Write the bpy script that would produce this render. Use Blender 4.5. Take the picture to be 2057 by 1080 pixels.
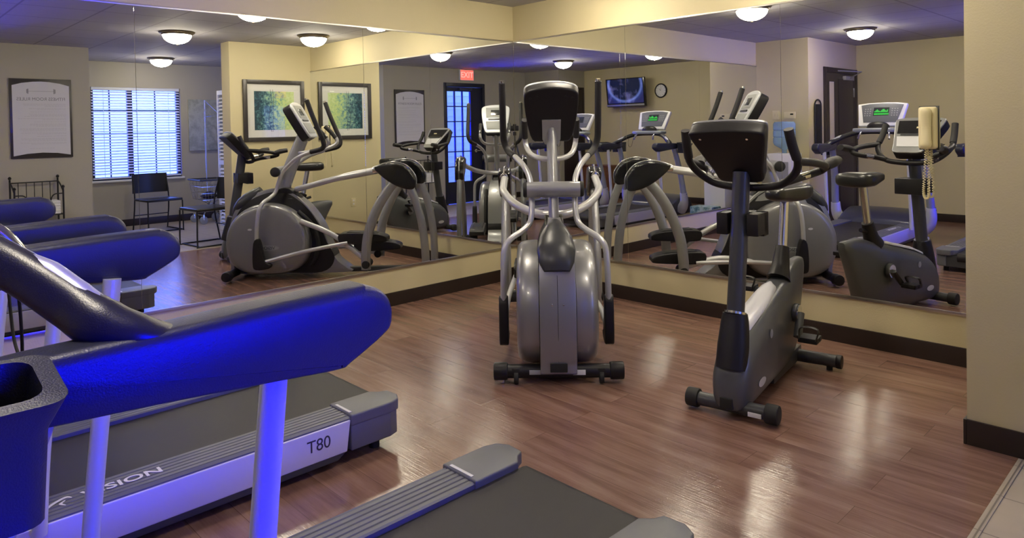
import bpy, bmesh, math, random
from mathutils import Vector, Matrix, Quaternion
random.seed(7)
for o in list(bpy.data.objects): bpy.data.objects.remove(o)
S = bpy.context.scene
COL = S.collection
PI = math.pi

# ------------------------------------------------------------------ camera
CAM = Vector((4.5474, -4.4154, 1.353))
yaw, pitch, roll = 0.8043, -0.0169, -0.0192
F = Vector((-math.sin(yaw), math.cos(yaw), 0)); R = Vector((math.cos(yaw), math.sin(yaw), 0)); U = Vector((0, 0, 1))
F, U = math.cos(pitch)*F + math.sin(pitch)*U, math.cos(pitch)*U - math.sin(pitch)*F
R, U = math.cos(roll)*R + math.sin(roll)*U, math.cos(roll)*U - math.sin(roll)*R
cd = bpy.data.cameras.new('camera'); cam = bpy.data.objects.new('camera', cd); COL.objects.link(cam)
cam.matrix_world = Matrix(((R.x, U.x, -F.x, CAM.x), (R.y, U.y, -F.y, CAM.y), (R.z, U.z, -F.z, CAM.z), (0, 0, 0, 1)))
cd.sensor_fit = 'HORIZONTAL'; cd.sensor_width = 36.0
cd.lens = 1412.155/2057*36.0
cd.shift_x = 0.0
cd.shift_y = -(540-281.24)/2057
cd.clip_start = 0.02; cd.clip_end = 60
S.camera = cam

# ------------------------------------------------------------------ world, daylight, exposure
S.view_settings.view_transform = 'Standard'; S.view_settings.look = 'None'
S.view_settings.gamma = 1.0; S.view_settings.use_curve_mapping = False
S.view_settings.exposure = 0.25
SKY = (0.85, 1.6, 7.5); SKY_STRENGTH = 1.0
LAMP = 58.0
ADDED_BLUE = 105.0          # strength of the blue glow added in the neighbour's window to light the treadmills
W = bpy.data.worlds.new('world'); S.world = W; W.use_nodes = True
bg = W.node_tree.nodes['Background']; bg.inputs[0].default_value = (*[c/SKY[2] for c in SKY], 1); bg.inputs[1].default_value = SKY[2]*SKY_STRENGTH

def portal(loc, rot, sx, sy):
    l = bpy.data.lights.new('daylight_portal', 'AREA'); l.shape = 'RECTANGLE'; l.size = sx; l.size_y = sy
    l.cycles.is_portal = True
    o = bpy.data.objects.new('daylight_portal', l); COL.objects.link(o); o.location = loc; o.rotation_euler = rot
portal((5.52, -3.76, 1.22), (0, PI/2, 0), 1.8, 0.8)
portal((7.14, -1.11, 1.38), (0, PI/2, 0), 1.4, 1.3)

# ------------------------------------------------------------------ materials
def N(nt, t, **kw):
    n = nt.nodes.new(t)
    for k, v in kw.items(): setattr(n, k, v)
    return n
def mat(name, col, rough=0.5, metal=0.0, bump=0.0, bscale=200.0, var=0.0, vscale=6.0, spec=0.5, coat=0.0, emit=None, es=0.0):
    m = bpy.data.materials.new(name); m.use_nodes = True; nt = m.node_tree; b = nt.nodes['Principled BSDF']
    b.inputs['Base Color'].default_value = (*col, 1); b.inputs['Roughness'].default_value = rough; b.inputs['Metallic'].default_value = metal
    b.inputs['Specular IOR Level'].default_value = spec; b.inputs['Coat Weight'].default_value = coat
    tc = N(nt, 'ShaderNodeTexCoord')
    if var > 0:
        n = N(nt, 'ShaderNodeTexNoise'); n.inputs['Scale'].default_value = vscale; n.inputs['Detail'].default_value = 5
        nt.links.new(tc.outputs['Object'], n.inputs['Vector'])
        mr = N(nt, 'ShaderNodeMapRange'); mr.inputs[3].default_value = 1-var; mr.inputs[4].default_value = 1+var
        nt.links.new(n.outputs['Fac'], mr.inputs[0])
        mx = N(nt, 'ShaderNodeMix', data_type='RGBA', blend_type='MULTIPLY'); mx.inputs[0].default_value = 1
        mx.inputs[6].default_value = (*col, 1); nt.links.new(mr.outputs[0], mx.inputs[7]); nt.links.new(mx.outputs[2], b.inputs['Base Color'])
    if bump > 0:
        n = N(nt, 'ShaderNodeTexNoise'); n.inputs['Scale'].default_value = bscale; n.inputs['Detail'].default_value = 3
        nt.links.new(tc.outputs['Object'], n.inputs['Vector'])
        bp = N(nt, 'ShaderNodeBump'); bp.inputs['Strength'].default_value = bump; bp.inputs['Distance'].default_value = 0.002
        nt.links.new(n.outputs['Fac'], bp.inputs['Height']); nt.links.new(bp.outputs[0], b.inputs['Normal'])
    if emit: b.inputs['Emission Color'].default_value = (*emit, 1); b.inputs['Emission Strength'].default_value = es
    return m
M = {}
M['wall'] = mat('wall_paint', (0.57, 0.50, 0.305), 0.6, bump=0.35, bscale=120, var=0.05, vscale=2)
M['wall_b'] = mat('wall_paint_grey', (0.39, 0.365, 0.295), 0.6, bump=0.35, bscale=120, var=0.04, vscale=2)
M['baseboard'] = mat('baseboard_brown', (0.022, 0.013, 0.010), 0.4, bump=0.1)
M['chrome'] = mat('chrome', (0.75, 0.75, 0.75), 0.15, 1.0, var=0.03)
M['channel'] = mat('mirror_channel', (0.55, 0.52, 0.47), 0.3, 1.0, var=0.05)
M['silver'] = mat('silver_paint', (0.37, 0.375, 0.39), 0.30, 0.55, var=0.03, vscale=30)
M['tube'] = mat('light_silver_tube', (0.56, 0.565, 0.58), 0.28, 0.45, var=0.03, vscale=30)
M['shroud'] = mat('shroud_grey', (0.265, 0.265, 0.275), 0.34, 0.5, var=0.03, vscale=20, coat=0.3)
M['shroud_dk'] = mat('bike_shroud_grey', (0.10, 0.105, 0.11), 0.35, 0.25, var=0.05, vscale=20, bump=0.05)
M['graphite'] = mat('graphite', (0.045, 0.047, 0.052), 0.35, 0.1, var=0.05)
M['black'] = mat('black_plastic', (0.011, 0.010, 0.012), 0.42, bump=0.2, bscale=500, spec=0.35)
M['gloss_black'] = mat('gloss_black', (0.012, 0.012, 0.014), 0.15, coat=0.4, var=0.02)
M['rubber'] = mat('black_rubber', (0.012, 0.012, 0.012), 0.7, bump=0.2, bscale=300)
M['grip'] = mat('grip_foam', (0.014, 0.013, 0.016), 0.6, bump=0.3, bscale=400)
M['tm_arm'] = mat('treadmill_pebbled_plastic', (0.021, 0.024, 0.042), 0.36, bump=0.30, bscale=450)  # base tinted blue to carry part of the blue light on the handrails
M['tm_tube'] = mat('treadmill_upright_grey', (0.33, 0.36, 0.40), 0.3, 0.3, var=0.02)
M['tm_arch'] = mat('treadmill_arch_plastic', (0.016, 0.016, 0.020), 0.32, bump=0.15, bscale=450)
M['tm_post'] = mat('treadmill_post_silver', (0.62, 0.64, 0.68), 0.35, 0.3, var=0.02)
M['tm_side'] = mat('treadmill_side_silver', (0.62, 0.62, 0.66), 0.4, 0.2, var=0.02)
M['tm_cap'] = mat('treadmill_cap_grey', (0.115, 0.12, 0.135), 0.42, 0.1, bump=0.1)
M['tm_hood'] = mat('treadmill_hood', (0.06, 0.065, 0.09), 0.3, 0.1, coat=0.2, bump=0.05)
M['belt'] = mat('belt_rubber', (0.020, 0.018, 0.022), 0.5, bump=0.25, bscale=600, spec=0.3)
M['white'] = mat('white_plastic', (0.72, 0.72, 0.72), 0.35, var=0.02)
M['cream'] = mat('cream_plastic', (0.66, 0.58, 0.36), 0.32, var=0.02)
M['seat'] = mat('seat_vinyl', (0.018, 0.018, 0.019), 0.28, bump=0.15, bscale=300)
M['darkwood'] = mat('dark_wood', (0.022, 0.014, 0.016), 0.4, var=0.25, vscale=8)
M['navy'] = mat('dark_door_frame', (0.012, 0.014, 0.03), 0.4, var=0.1)
M['wood'] = mat('cabinet_wood', (0.16, 0.06, 0.025), 0.4, var=0.3, vscale=10)
M['iron'] = mat('black_iron', (0.018, 0.018, 0.022), 0.45, 0.3, var=0.1)
M['towel'] = mat('white_towel', (0.75, 0.75, 0.74), 0.9, bump=0.5, bscale=200)
M['paper'] = mat('white_sheet', (0.60, 0.60, 0.64), 0.6, var=0.01)
M['ink'] = mat('grey_print', (0.20, 0.20, 0.22), 0.6, var=0.01)
M['ink2'] = mat('pale_grey_print', (0.50, 0.50, 0.53), 0.6, var=0.01)
M['frame'] = mat('picture_frame', (0.035, 0.030, 0.028), 0.35, var=0.1)
M['blind'] = mat('blind_slat', (0.70, 0.75, 0.85), 0.5, var=0.01)
M['text_dk'] = mat('dark_lettering', (0.03, 0.03, 0.05), 0.4, var=0.01)
M['text_lt'] = mat('pale_lettering', (0.62, 0.62, 0.65), 0.4, var=0.01)
M['bezel'] = mat('lamp_bezel', (0.16, 0.13, 0.09), 0.35, 0.8, var=0.05)
M['siding'] = mat('pale_siding', (0.82, 0.84, 0.62), 0.7, var=0.05)
M['concrete'] = mat('outdoor_concrete', (0.35, 0.35, 0.34), 0.8, var=0.1)
M['screen'] = mat('lcd_glass', (0.03, 0.035, 0.035), 0.15, coat=0.5, var=0.05)
M['keypad'] = mat('keypad_grey', (0.30, 0.31, 0.31), 0.4, var=0.02)
M['mat_board'] = mat('mat_board', (0.74, 0.74, 0.70), 0.7, var=0.01)
M['blue_fabric'] = mat('dark_cloth', (0.02, 0.02, 0.05), 0.8, bump=0.3)
M['led'] = mat('green_led', (0.0, 0.05, 0.0), 0.4, emit=(0.03, 0.55, 0.06), es=1.0, var=0.01)
M['red'] = mat('exit_red', (0.5, 0.05, 0.04), 0.5, emit=(1.0, 0.12, 0.09), es=1.6, var=0.01)
M['red2'] = mat('exit_letters', (0.6, 0.2, 0.2), 0.5, emit=(1.0, 0.28, 0.24), es=1.6, var=0.01)
M['added_blue_glow'] = mat('added_blue_glow_pane', (0.01, 0.02, 0.1), 0.3, emit=(0.0006, 0.0012, 1.0), es=ADDED_BLUE, var=0.01)
M['lamp'] = mat('frosted_lamp_glass', (0.9, 0.88, 0.8), 0.4, emit=(1.0, 0.89, 0.70), es=LAMP, var=0.01)
M['sky_pane'] = None

def glass_mat():
    m = bpy.data.materials.new('pane_glass'); m.use_nodes = True; nt = m.node_tree; nt.nodes.clear()
    o = N(nt, 'ShaderNodeOutputMaterial'); g = N(nt, 'ShaderNodeBsdfGlossy'); g.inputs['Roughness'].default_value = 0.0
    t = N(nt, 'ShaderNodeBsdfTransparent'); mx = N(nt, 'ShaderNodeMixShader'); mx.inputs[0].default_value = 0.06
    nt.links.new(t.outputs[0], mx.inputs[1]); nt.links.new(g.outputs[0], mx.inputs[2]); nt.links.new(mx.outputs[0], o.inputs[0]); return m
M['glass'] = glass_mat()
def bottle_mat():
    m = bpy.data.materials.new('blue_bottle'); m.use_nodes = True; b = m.node_tree.nodes['Principled BSDF']
    b.inputs['Base Color'].default_value = (0.45, 0.65, 0.85, 1); b.inputs['Roughness'].default_value = 0.12; b.inputs['Transmission Weight'].default_value = 0.6; b.inputs['IOR'].default_value = 1.2
    return m
M['bottle'] = bottle_mat()
def mirror_mat():
    m = bpy.data.materials.new('mirror_glass'); m.use_nodes = True; nt = m.node_tree; b = nt.nodes['Principled BSDF']
    b.inputs['Base Color'].default_value = (0.885, 0.90, 0.885, 1); b.inputs['Metallic'].default_value = 1; b.inputs['Roughness'].default_value = 0.0
    return m
M['mirror'] = mirror_mat()

def floor_mat():
    m = bpy.data.materials.new('wood_plank_floor'); m.use_nodes = True; nt = m.node_tree; b = nt.nodes['Principled BSDF']; L = nt.links
    tc = N(nt, 'ShaderNodeTexCoord')
    br = N(nt, 'ShaderNodeTexBrick'); br.offset = 0.37; br.squash = 1.0
    br.inputs['Color1'].default_value = (0.1, 0.1, 0.1, 1); br.inputs['Color2'].default_value = (0.9, 0.9, 0.9, 1); br.inputs['Mortar'].default_value = (0, 0, 0, 1)
    br.inputs['Scale'].default_value = 1; br.inputs['Mortar Size'].default_value = 0.0012; br.inputs['Brick Width'].default_value = 1.2; br.inputs['Row Height'].default_value = 0.155
    br.inputs['Mortar Smooth'].default_value = 0.5
    L.new(tc.outputs['Object'], br.inputs['Vector'])
    # long grain, shifted per plank
    mp = N(nt, 'ShaderNodeMapping'); mp.inputs['Scale'].default_value = (1.1, 10, 1)
    L.new(tc.outputs['Object'], mp.inputs['Vector'])
    ad = N(nt, 'ShaderNodeVectorMath', operation='ADD'); L.new(mp.outputs[0], ad.inputs[0])
    sc = N(nt, 'ShaderNodeVectorMath', operation='SCALE'); sc.inputs[3].default_value = 7; L.new(br.outputs['Color'], sc.inputs[0]); L.new(sc.outputs[0], ad.inputs[1])
    n1 = N(nt, 'ShaderNodeTexNoise'); n1.inputs['Scale'].default_value = 1.6; n1.inputs['Detail'].default_value = 8; n1.inputs['Roughness'].default_value = 0.62; n1.inputs['Distortion'].default_value = 0.2
    L.new(ad.outputs[0], n1.inputs['Vector'])
    mp2 = N(nt, 'ShaderNodeMapping'); mp2.inputs['Scale'].default_value = (3, 70, 1); L.new(tc.outputs['Object'], mp2.inputs['Vector'])
    n2 = N(nt, 'ShaderNodeTexNoise'); n2.inputs['Scale'].default_value = 2.0; n2.inputs['Detail'].default_value = 4; L.new(mp2.outputs[0], n2.inputs['Vector'])
    cr = N(nt, 'ShaderNodeValToRGB'); e = cr.color_ramp.elements
    e[0].position = 0.22; e[0].color = (0.115, 0.056, 0.042, 1); e[1].position = 0.78; e[1].color = (0.300, 0.190, 0.145, 1)
    e2 = cr.color_ramp.elements.new(0.5); e2.color = (0.215, 0.120, 0.090, 1)
    mixf = N(nt, 'ShaderNodeMath', operation='MULTIPLY_ADD'); mixf.inputs[1].default_value = 0.10; L.new(n2.outputs['Fac'], mixf.inputs[0])
    s2 = N(nt, 'ShaderNodeMath', operation='SUBTRACT'); s2.inputs[1].default_value = 0.05; L.new(n1.outputs['Fac'], s2.inputs[0]); L.new(s2.outputs[0], mixf.inputs[2])
    pl = N(nt, 'ShaderNodeMath', operation='MULTIPLY_ADD'); pl.inputs[1].default_value = 0.12; L.new(br.outputs['Color'], pl.inputs[0])
    s3 = N(nt, 'ShaderNodeMath', operation='SUBTRACT'); s3.inputs[1].default_value = 0.06; L.new(mixf.outputs[0], s3.inputs[0]); L.new(s3.outputs[0], pl.inputs[2])
    L.new(pl.outputs[0], cr.inputs[0])
    mx = N(nt, 'ShaderNodeMix', data_type='RGBA', blend_type='MIX'); L.new(br.outputs['Fac'], mx.inputs[0]); L.new(cr.outputs[0], mx.inputs[6]); mx.inputs[7].default_value = (0.10, 0.055, 0.035, 1)
    L.new(mx.outputs[2], b.inputs['Base Color'])
    mr = N(nt, 'ShaderNodeMapRange'); mr.inputs[3].default_value = 0.11; mr.inputs[4].default_value = 0.25; L.new(n1.outputs['Fac'], mr.inputs[0]); L.new(mr.outputs[0], b.inputs['Roughness']); b.inputs['Specular IOR Level'].default_value = 0.6
    bp = N(nt, 'ShaderNodeBump'); bp.inputs['Strength'].default_value = 0.35; bp.inputs['Distance'].default_value = 0.002
    L.new(n2.outputs['Fac'], bp.inputs['Height']); L.new(bp.outputs[0], b.inputs['Normal'])
    return m
M['floor'] = floor_mat()
def grid_mat(name, base, line, bw, bh, mortar, rough, var, off=(0, 0, 0)):
    m = bpy.data.materials.new(name); m.use_nodes = True; nt = m.node_tree; b = nt.nodes['Principled BSDF']; L = nt.links
    tc = N(nt, 'ShaderNodeTexCoord'); mp = N(nt, 'ShaderNodeMapping'); mp.inputs['Location'].default_value = off; L.new(tc.outputs['Object'], mp.inputs['Vector'])
    br = N(nt, 'ShaderNodeTexBrick'); br.offset = 0; br.inputs['Scale'].default_value = 1; br.inputs['Mortar Size'].default_value = mortar
    br.inputs['Brick Width'].default_value = bw; br.inputs['Row Height'].default_value = bh
    br.inputs['Color1'].default_value = (*base, 1); br.inputs['Color2'].default_value = (*[c*0.95 for c in base], 1); br.inputs['Mortar'].default_value = (*line, 1)
    L.new(mp.outputs[0], br.inputs['Vector'])
    n = N(nt, 'ShaderNodeTexNoise'); n.inputs['Scale'].default_value = 9; n.inputs['Detail'].default_value = 6; L.new(tc.outputs['Object'], n.inputs['Vector'])
    mr = N(nt, 'ShaderNodeMapRange'); mr.inputs[3].default_value = 1-var; mr.inputs[4].default_value = 1+var; L.new(n.outputs['Fac'], mr.inputs[0])
    mx = N(nt, 'ShaderNodeMix', data_type='RGBA', blend_type='MULTIPLY'); mx.inputs[0].default_value = 1; L.new(br.outputs['Color'], mx.inputs[6]); L.new(mr.outputs[0], mx.inputs[7])
    L.new(mx.outputs[2], b.inputs['Base Color']); b.inputs['Roughness'].default_value = rough; return m
M['ceiling'] = grid_mat('ceiling_panels', (0.44, 0.43, 0.44), (0.27, 0.26, 0.27), 0.655, 0.60, 0.009, 0.75, 0.04, (-1.72+0.655*3, 2.11+0.60*3, 0))
M['tile'] = grid_mat('beige_floor_tile', (0.42, 0.36, 0.29), (0.20, 0.17, 0.14), 0.30, 0.30, 0.003, 0.35, 0.12, (-3.945+0.0, 1.74, 0))

def art_mat(name, ramp, scale, stripe=False):
    m = bpy.data.materials.new(name); m.use_nodes = True; nt = m.node_tree; b = nt.nodes['Principled BSDF']; L = nt.links
    tc = N(nt, 'ShaderNodeTexCoord'); n = N(nt, 'ShaderNodeTexNoise'); n.inputs['Scale'].default_value = scale; n.inputs['Detail'].default_value = 6; n.inputs['Roughness'].default_value = 0.7
    L.new(tc.outputs['Object'], n.inputs['Vector'])
    sx = N(nt, 'ShaderNodeSeparateXYZ'); L.new(tc.outputs['Object'], sx.inputs[0])
    ma = N(nt, 'ShaderNodeMath', operation='MULTIPLY_ADD'); ma.inputs[1].default_value = 0.75 if stripe else 0.1; L.new(sx.outputs['Y'], ma.inputs[0]); L.new(n.outputs['Fac'], ma.inputs[2])
    n.inputs['Roughness'].default_value = 0.8 if stripe else 0.6
    cr = N(nt, 'ShaderNodeValToRGB'); cr.color_ramp.elements.remove(cr.color_ramp.elements[0]); e = cr.color_ramp.elements
    e[0].position = ramp[0][0]; e[0].color = (*ramp[0][1], 1)
    for p, c in ramp[1:]: q = e.new(p); q.color = (*c, 1)
    L.new(ma.outputs[0], cr.inputs[0]); L.new(cr.outputs[0], b.inputs['Base Color']); b.inputs['Roughness'].default_value = 0.35; return m
M['art'] = art_mat('botanical_print', [(0.30, (0.01, 0.04, 0.07)), (0.42, (0.05, 0.15, 0.19)), (0.48, (0.22, 0.42, 0.40)), (0.54, (0.36, 0.55, 0.30)), (0.62, (0.55, 0.68, 0.25)), (0.75, (0.62, 0.75, 0.40))], 26, True)
M['canvas'] = art_mat('grey_canvas', [(0.25, (0.17, 0.19, 0.17)), (0.45, (0.36, 0.37, 0.34)), (0.55, (0.24, 0.26, 0.23)), (0.75, (0.50, 0.48, 0.44))], 4.5)
M['package'] = art_mat('printed_package', [(0.3, (0.02, 0.06, 0.14)), (0.45, (0.10, 0.22, 0.25)), (0.6, (0.45, 0.55, 0.6)), (0.8, (0.3, 0.45, 0.8))], 14)
def tv_mat():
    m = bpy.data.materials.new('tv_picture'); m.use_nodes = True; nt = m.node_tree; b = nt.nodes['Principled BSDF']; L = nt.links
    tc = N(nt, 'ShaderNodeTexCoord')
    # bright arc along a circle + soft cloud
    sub = N(nt, 'ShaderNodeVectorMath', operation='SUBTRACT'); L.new(tc.outputs['Object'], sub.inputs[0]); sub.inputs[1].default_value = (0.0, 0, 0.12)
    mu = N(nt, 'ShaderNodeVectorMath', operation='MULTIPLY'); L.new(sub.outputs[0], mu.inputs[0]); mu.inputs[1].default_value = (0.85, 0, 1)
    le = N(nt, 'ShaderNodeVectorMath', operation='LENGTH'); L.new(mu.outputs[0], le.inputs[0])
    r = N(nt, 'ShaderNodeValToRGB'); e = r.color_ramp.elements; e[0].position = 0.27; e[0].color = (0.006, 0.012, 0.05, 1); e[1].position = 0.335; e[1].color = (0.03, 0.05, 0.25, 1)
    q = e.new(0.305); q.color = (0.18, 0.25, 0.75, 1); q = e.new(0.38); q.color = (0.03, 0.03, 0.16, 1)
    L.new(le.outputs['Value'], r.inputs[0])
    n = N(nt, 'ShaderNodeTexNoise'); n.inputs['Scale'].default_value = 5; n.inputs['Detail'].default_value = 4; L.new(tc.outputs['Object'], n.inputs['Vector'])
    r2 = N(nt, 'ShaderNodeValToRGB'); e = r2.color_ramp.elements; e[0].position = 0.52; e[0].color = (0.0, 0.0, 0.0, 1); e[1].position = 0.75; e[1].color = (0.22, 0.2, 0.5, 1)
    L.new(n.outputs['Fac'], r2.inputs[0])
    mx = N(nt, 'ShaderNodeMix', data_type='RGBA', blend_type='ADD'); mx.inputs[0].default_value = 1; L.new(r.outputs[0], mx.inputs[6]); L.new(r2.outputs[0], mx.inputs[7])
    b.inputs['Base Color'].default_value = (0.01, 0.01, 0.01, 1); L.new(mx.outputs[2], b.inputs['Emission Color']); b.inputs['Emission Strength'].default_value = 0.6; b.inputs['Roughness'].default_value = 0.2
    return m
M['tv'] = tv_mat()

# ------------------------------------------------------------------ mesh builder
def smooth_path(pts, n=6, closed=False):
    P = [Vector(p) for p in pts]
    if len(P) < 3: return P
    out = []; L = len(P)
    rng = range(L) if closed else range(L-1)
    for i in rng:
        if closed: p0, p1, p2, p3 = P[i-1], P[i], P[(i+1) % L], P[(i+2) % L]
        else: p0 = P[i-1] if i > 0 else P[0]*2-P[1]; p1 = P[i]; p2 = P[i+1]; p3 = P[i+2] if i+2 < L else P[-1]*2-P[-2]
        for k in range(n):
            t = k/n
            out.append(0.5*((2*p1)+(p2-p0)*t+(2*p0-5*p1+4*p2-p3)*t*t+(3*p1-p0-3*p2+p3)*t**3))
    if not closed: out.append(P[-1])
    return out
class MB:
    def __init__(s): s.bm = bmesh.new()
    def box(s, c, d, bev=0.0, rot=None, seg=2):
        """c centre, d full size"""
        b = bmesh.new(); bmesh.ops.create_cube(b, size=1)
        bmesh.ops.scale(b, vec=Vector(d), verts=b.verts)
        if bev > 0: bmesh.ops.bevel(b, geom=b.edges[:], offset=bev, segments=seg, affect='EDGES', profile=0.6)
        if rot is not None: bmesh.ops.transform(b, matrix=rot.to_4x4(), verts=b.verts)
        bmesh.ops.translate(b, vec=Vector(c), verts=b.verts); s._merge(b); return s
    def bb(s, x0, x1, y0, y1, z0, z1, bev=0.0):
        return s.box(((x0+x1)/2, (y0+y1)/2, (z0+z1)/2), (abs(x1-x0), abs(y1-y0), abs(z1-z0)), bev)
    def _merge(s, b):
        me = bpy.data.meshes.new('t'); b.to_mesh(me); b.free(); s.bm.from_mesh(me); bpy.data.meshes.remove(me)
    def tube(s, pts, r, seg=14, sm=5, ry=None, up=None, caps=True, closed=False):
        """sweep; r float or list per control point; ry = second radius (ellipse), 'up' = direction of ry"""
        P = smooth_path(pts, sm, closed) if sm > 1 and len(pts) > 2 else [Vector(p) for p in pts]
        n = len(P); nc = len(pts)
        def rad(a, i):
            if not isinstance(a, (list, tuple)): return a
            t = i/(n-1)*(nc-1); k = min(int(t), nc-2); return a[k]*(1-(t-k))+a[k+1]*(t-k)
        b = s.bm; rings = []; nrm = None
        for i in range(n):
            if closed: d = (P[(i+1) % n]-P[i-1])
            else: d = P[min(i+1, n-1)]-P[max(i-1, 0)]
            d = d.normalized() if d.length > 1e-9 else Vector((0, 0, 1))
            if up is not None:
                v = Vector(up); v = (v-d*v.dot(d)); 
                if v.length < 1e-4: v = nrm or d.orthogonal()
                v.normalize()
            elif nrm is None: v = d.orthogonal().normalized()
            else: v = (nrm-d*nrm.dot(d)).normalized()
            nrm = v; w = d.cross(v)
            ra = rad(r, i); rb = rad(ry, i) if ry is not None else ra
            rings.append([b.verts.new(P[i]+v*math.cos(2*PI*k/seg)*rb+w*math.sin(2*PI*k/seg)*ra) for k in range(seg)])
        m = n if closed else n-1
        for i in range(m):
            A, B = rings[i], rings[(i+1) % n]
            for k in range(seg): b.faces.new((A[k], A[(k+1) % seg], B[(k+1) % seg], B[k]))
        if caps and not closed: b.faces.new(rings[0][::-1]); b.faces.new(rings[-1])
        return s
    def cyl(s, a, c, r, seg=24, r2=None, bev=0.0):
        a, c = Vector(a), Vector(c); r2 = r if r2 is None else r2
        if bev > 0:
            d = (c-a).normalized()*bev
            return s.tube([a, a+d*0.3, a+d, c-d, c-d*0.3, c], [r-bev, r-bev*0.3, r, r2, r2-bev*0.3, r2-bev], seg, 1)
        return s.tube([a, c], [r, r2], seg, 1)
    def loft(s, rings, cap=True, closed=False):
        b = s.bm; V = [[b.verts.new(Vector(p)) for p in rg] for rg in rings]; n = len(V[0])
        for i in range(len(V) if closed else len(V)-1):
            A, B = V[i], V[(i+1) % len(V)]
            for k in range(n): b.faces.new((A[k], A[(k+1) % n], B[(k+1) % n], B[k]))
        if cap and not closed: b.faces.new(V[0][::-1]); b.faces.new(V[-1])
        return s
    def prism(s, prof, axis, a0, a1, bev=0.0, smooth=0, seg=3):
        """profile polygon extruded along axis 'x','y','z' between a0 and a1 with rounded rims"""
        P = [Vector((p[0], p[1], 0)) for p in prof]
        if smooth: P = smooth_path(P, smooth, True)
        b = bmesh.new()
        def mk(p, a): return {'x': (a, p.x, p.y), 'y': (p.x, a, p.y), 'z': (p.x, p.y, a)}[axis]
        vs = [b.verts.new(mk(p, a0)) for p in P]; f = b.faces.new(vs)
        r = bmesh.ops.extrude_face_region(b, geom=[f]); nv = [g for g in r['geom'] if isinstance(g, bmesh.types.BMVert)]
        d = a1-a0; bmesh.ops.translate(b, vec={'x': (d, 0, 0), 'y': (0, d, 0), 'z': (0, 0, d)}[axis], verts=nv)
        bmesh.ops.recalc_face_normals(b, faces=b.faces)
        if bev > 0:
            i = 'xyz'.index(axis)
            if smooth: ed = [e for e in b.edges if abs(e.verts[0].co[i]-e.verts[1].co[i]) < 1e-6]
            else: ed = b.edges[:]
            bmesh.ops.bevel(b, geom=ed, offset=bev, segments=seg, affect='EDGES', profile=0.6, clamp_overlap=True)
        s._merge(b); return s
    def lathe(s, prof, c=(0, 0, 0), seg=32, axis='z', sc=(1, 1)):
        """prof list of (r, h)"""
        rings = []
        for r, h in prof:
            rg = []
            for k in range(seg):
                a = 2*PI*k/seg; u, v = math.cos(a)*max(r, 1e-4)*sc[0], math.sin(a)*max(r, 1e-4)*sc[1]
                p = {'z': (u, v, h), 'x': (h, u, v), 'y': (u, h, v)}[axis]; rg.append(Vector(p)+Vector(c))
            rings.append(rg)
        return s.loft(rings)
    def build(s, name, m, parent=None, rot=None, loc=None, sharp=38):
        b = s.bm
        bmesh.ops.recalc_face_normals(b, faces=b.faces)
        for f in b.faces: f.smooth = True
        ca = math.cos(math.radians(sharp))
        for e in b.edges:
            if len(e.link_faces) == 2:
                if e.link_faces[0].normal.dot(e.link_faces[1].normal) < ca: e.smooth = False
        me = bpy.data.meshes.new(name); b.to_mesh(me); b.free()
        me.materials.append(M[m] if isinstance(m, str) else m)
        o = bpy.data.objects.new(name, me); COL.objects.link(o)
        if parent is not None: o.parent = parent
        if loc is not None: o.location = loc
        if rot is not None: o.rotation_euler = rot
        return o
def tag(o, label, cat, group=None):
    o['label'] = label; o['category'] = cat
    if group: o['group'] = group
    return o
def struct(o): o['kind'] = 'structure'; return o
def thing(name, label, cat, loc=(0, 0, 0), rz=0.0, group=None):
    o = bpy.data.objects.new(name, None); COL.objects.link(o); o.location = loc; o.rotation_euler = (0, 0, rz)
    o.empty_display_size = 0.1
    return tag(o, label, cat, group)
def kids(o): return [c for c in bpy.data.objects if c.parent == o]
def copy_tree(o, loc=None, label=None, group=None):
    r = o.copy(); COL.objects.link(r)
    if loc is not None: r.location = loc
    if label: r['label'] = label
    if group: r['group'] = group
    for c in kids(o):
        d = c.copy(); COL.objects.link(d); d.parent = r
        for g in kids(c):
            h = g.copy(); COL.objects.link(h); h.parent = d
    return r
def text(name, body, size, mtx, m, parent=None, depth=0.0006, xs=1.0, align='CENTER', bold=0.0):
    cu = bpy.data.curves.new(name, 'FONT'); cu.body = body; cu.size = size; cu.extrude = depth; cu.align_x = align; cu.align_y = 'CENTER'; cu.offset = bold
    t = bpy.data.objects.new(name, cu); COL.objects.link(t); bpy.context.view_layer.update()
    me = bpy.data.meshes.new_from_object(t.evaluated_get(bpy.context.evaluated_depsgraph_get())); bpy.data.objects.remove(t)
    me.transform(Matrix.Diagonal((xs, 1, 1, 1))); me.transform(mtx)
    me.materials.clear(); me.materials.append(M[m]); o = bpy.data.objects.new(name, me); COL.objects.link(o)
    if parent is not None: o.parent = parent
    return o
def frame_mtx(o, x, y):
    """matrix whose local X,Y map to x,y vectors at origin o"""
    x = Vector(x).normalized(); y = Vector(y).normalized(); z = x.cross(y)
    return Matrix(((x.x, y.x, z.x, o[0]), (x.y, y.y, z.y, o[1]), (x.z, y.z, z.z, o[2]), (0, 0, 0, 1)))

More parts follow.
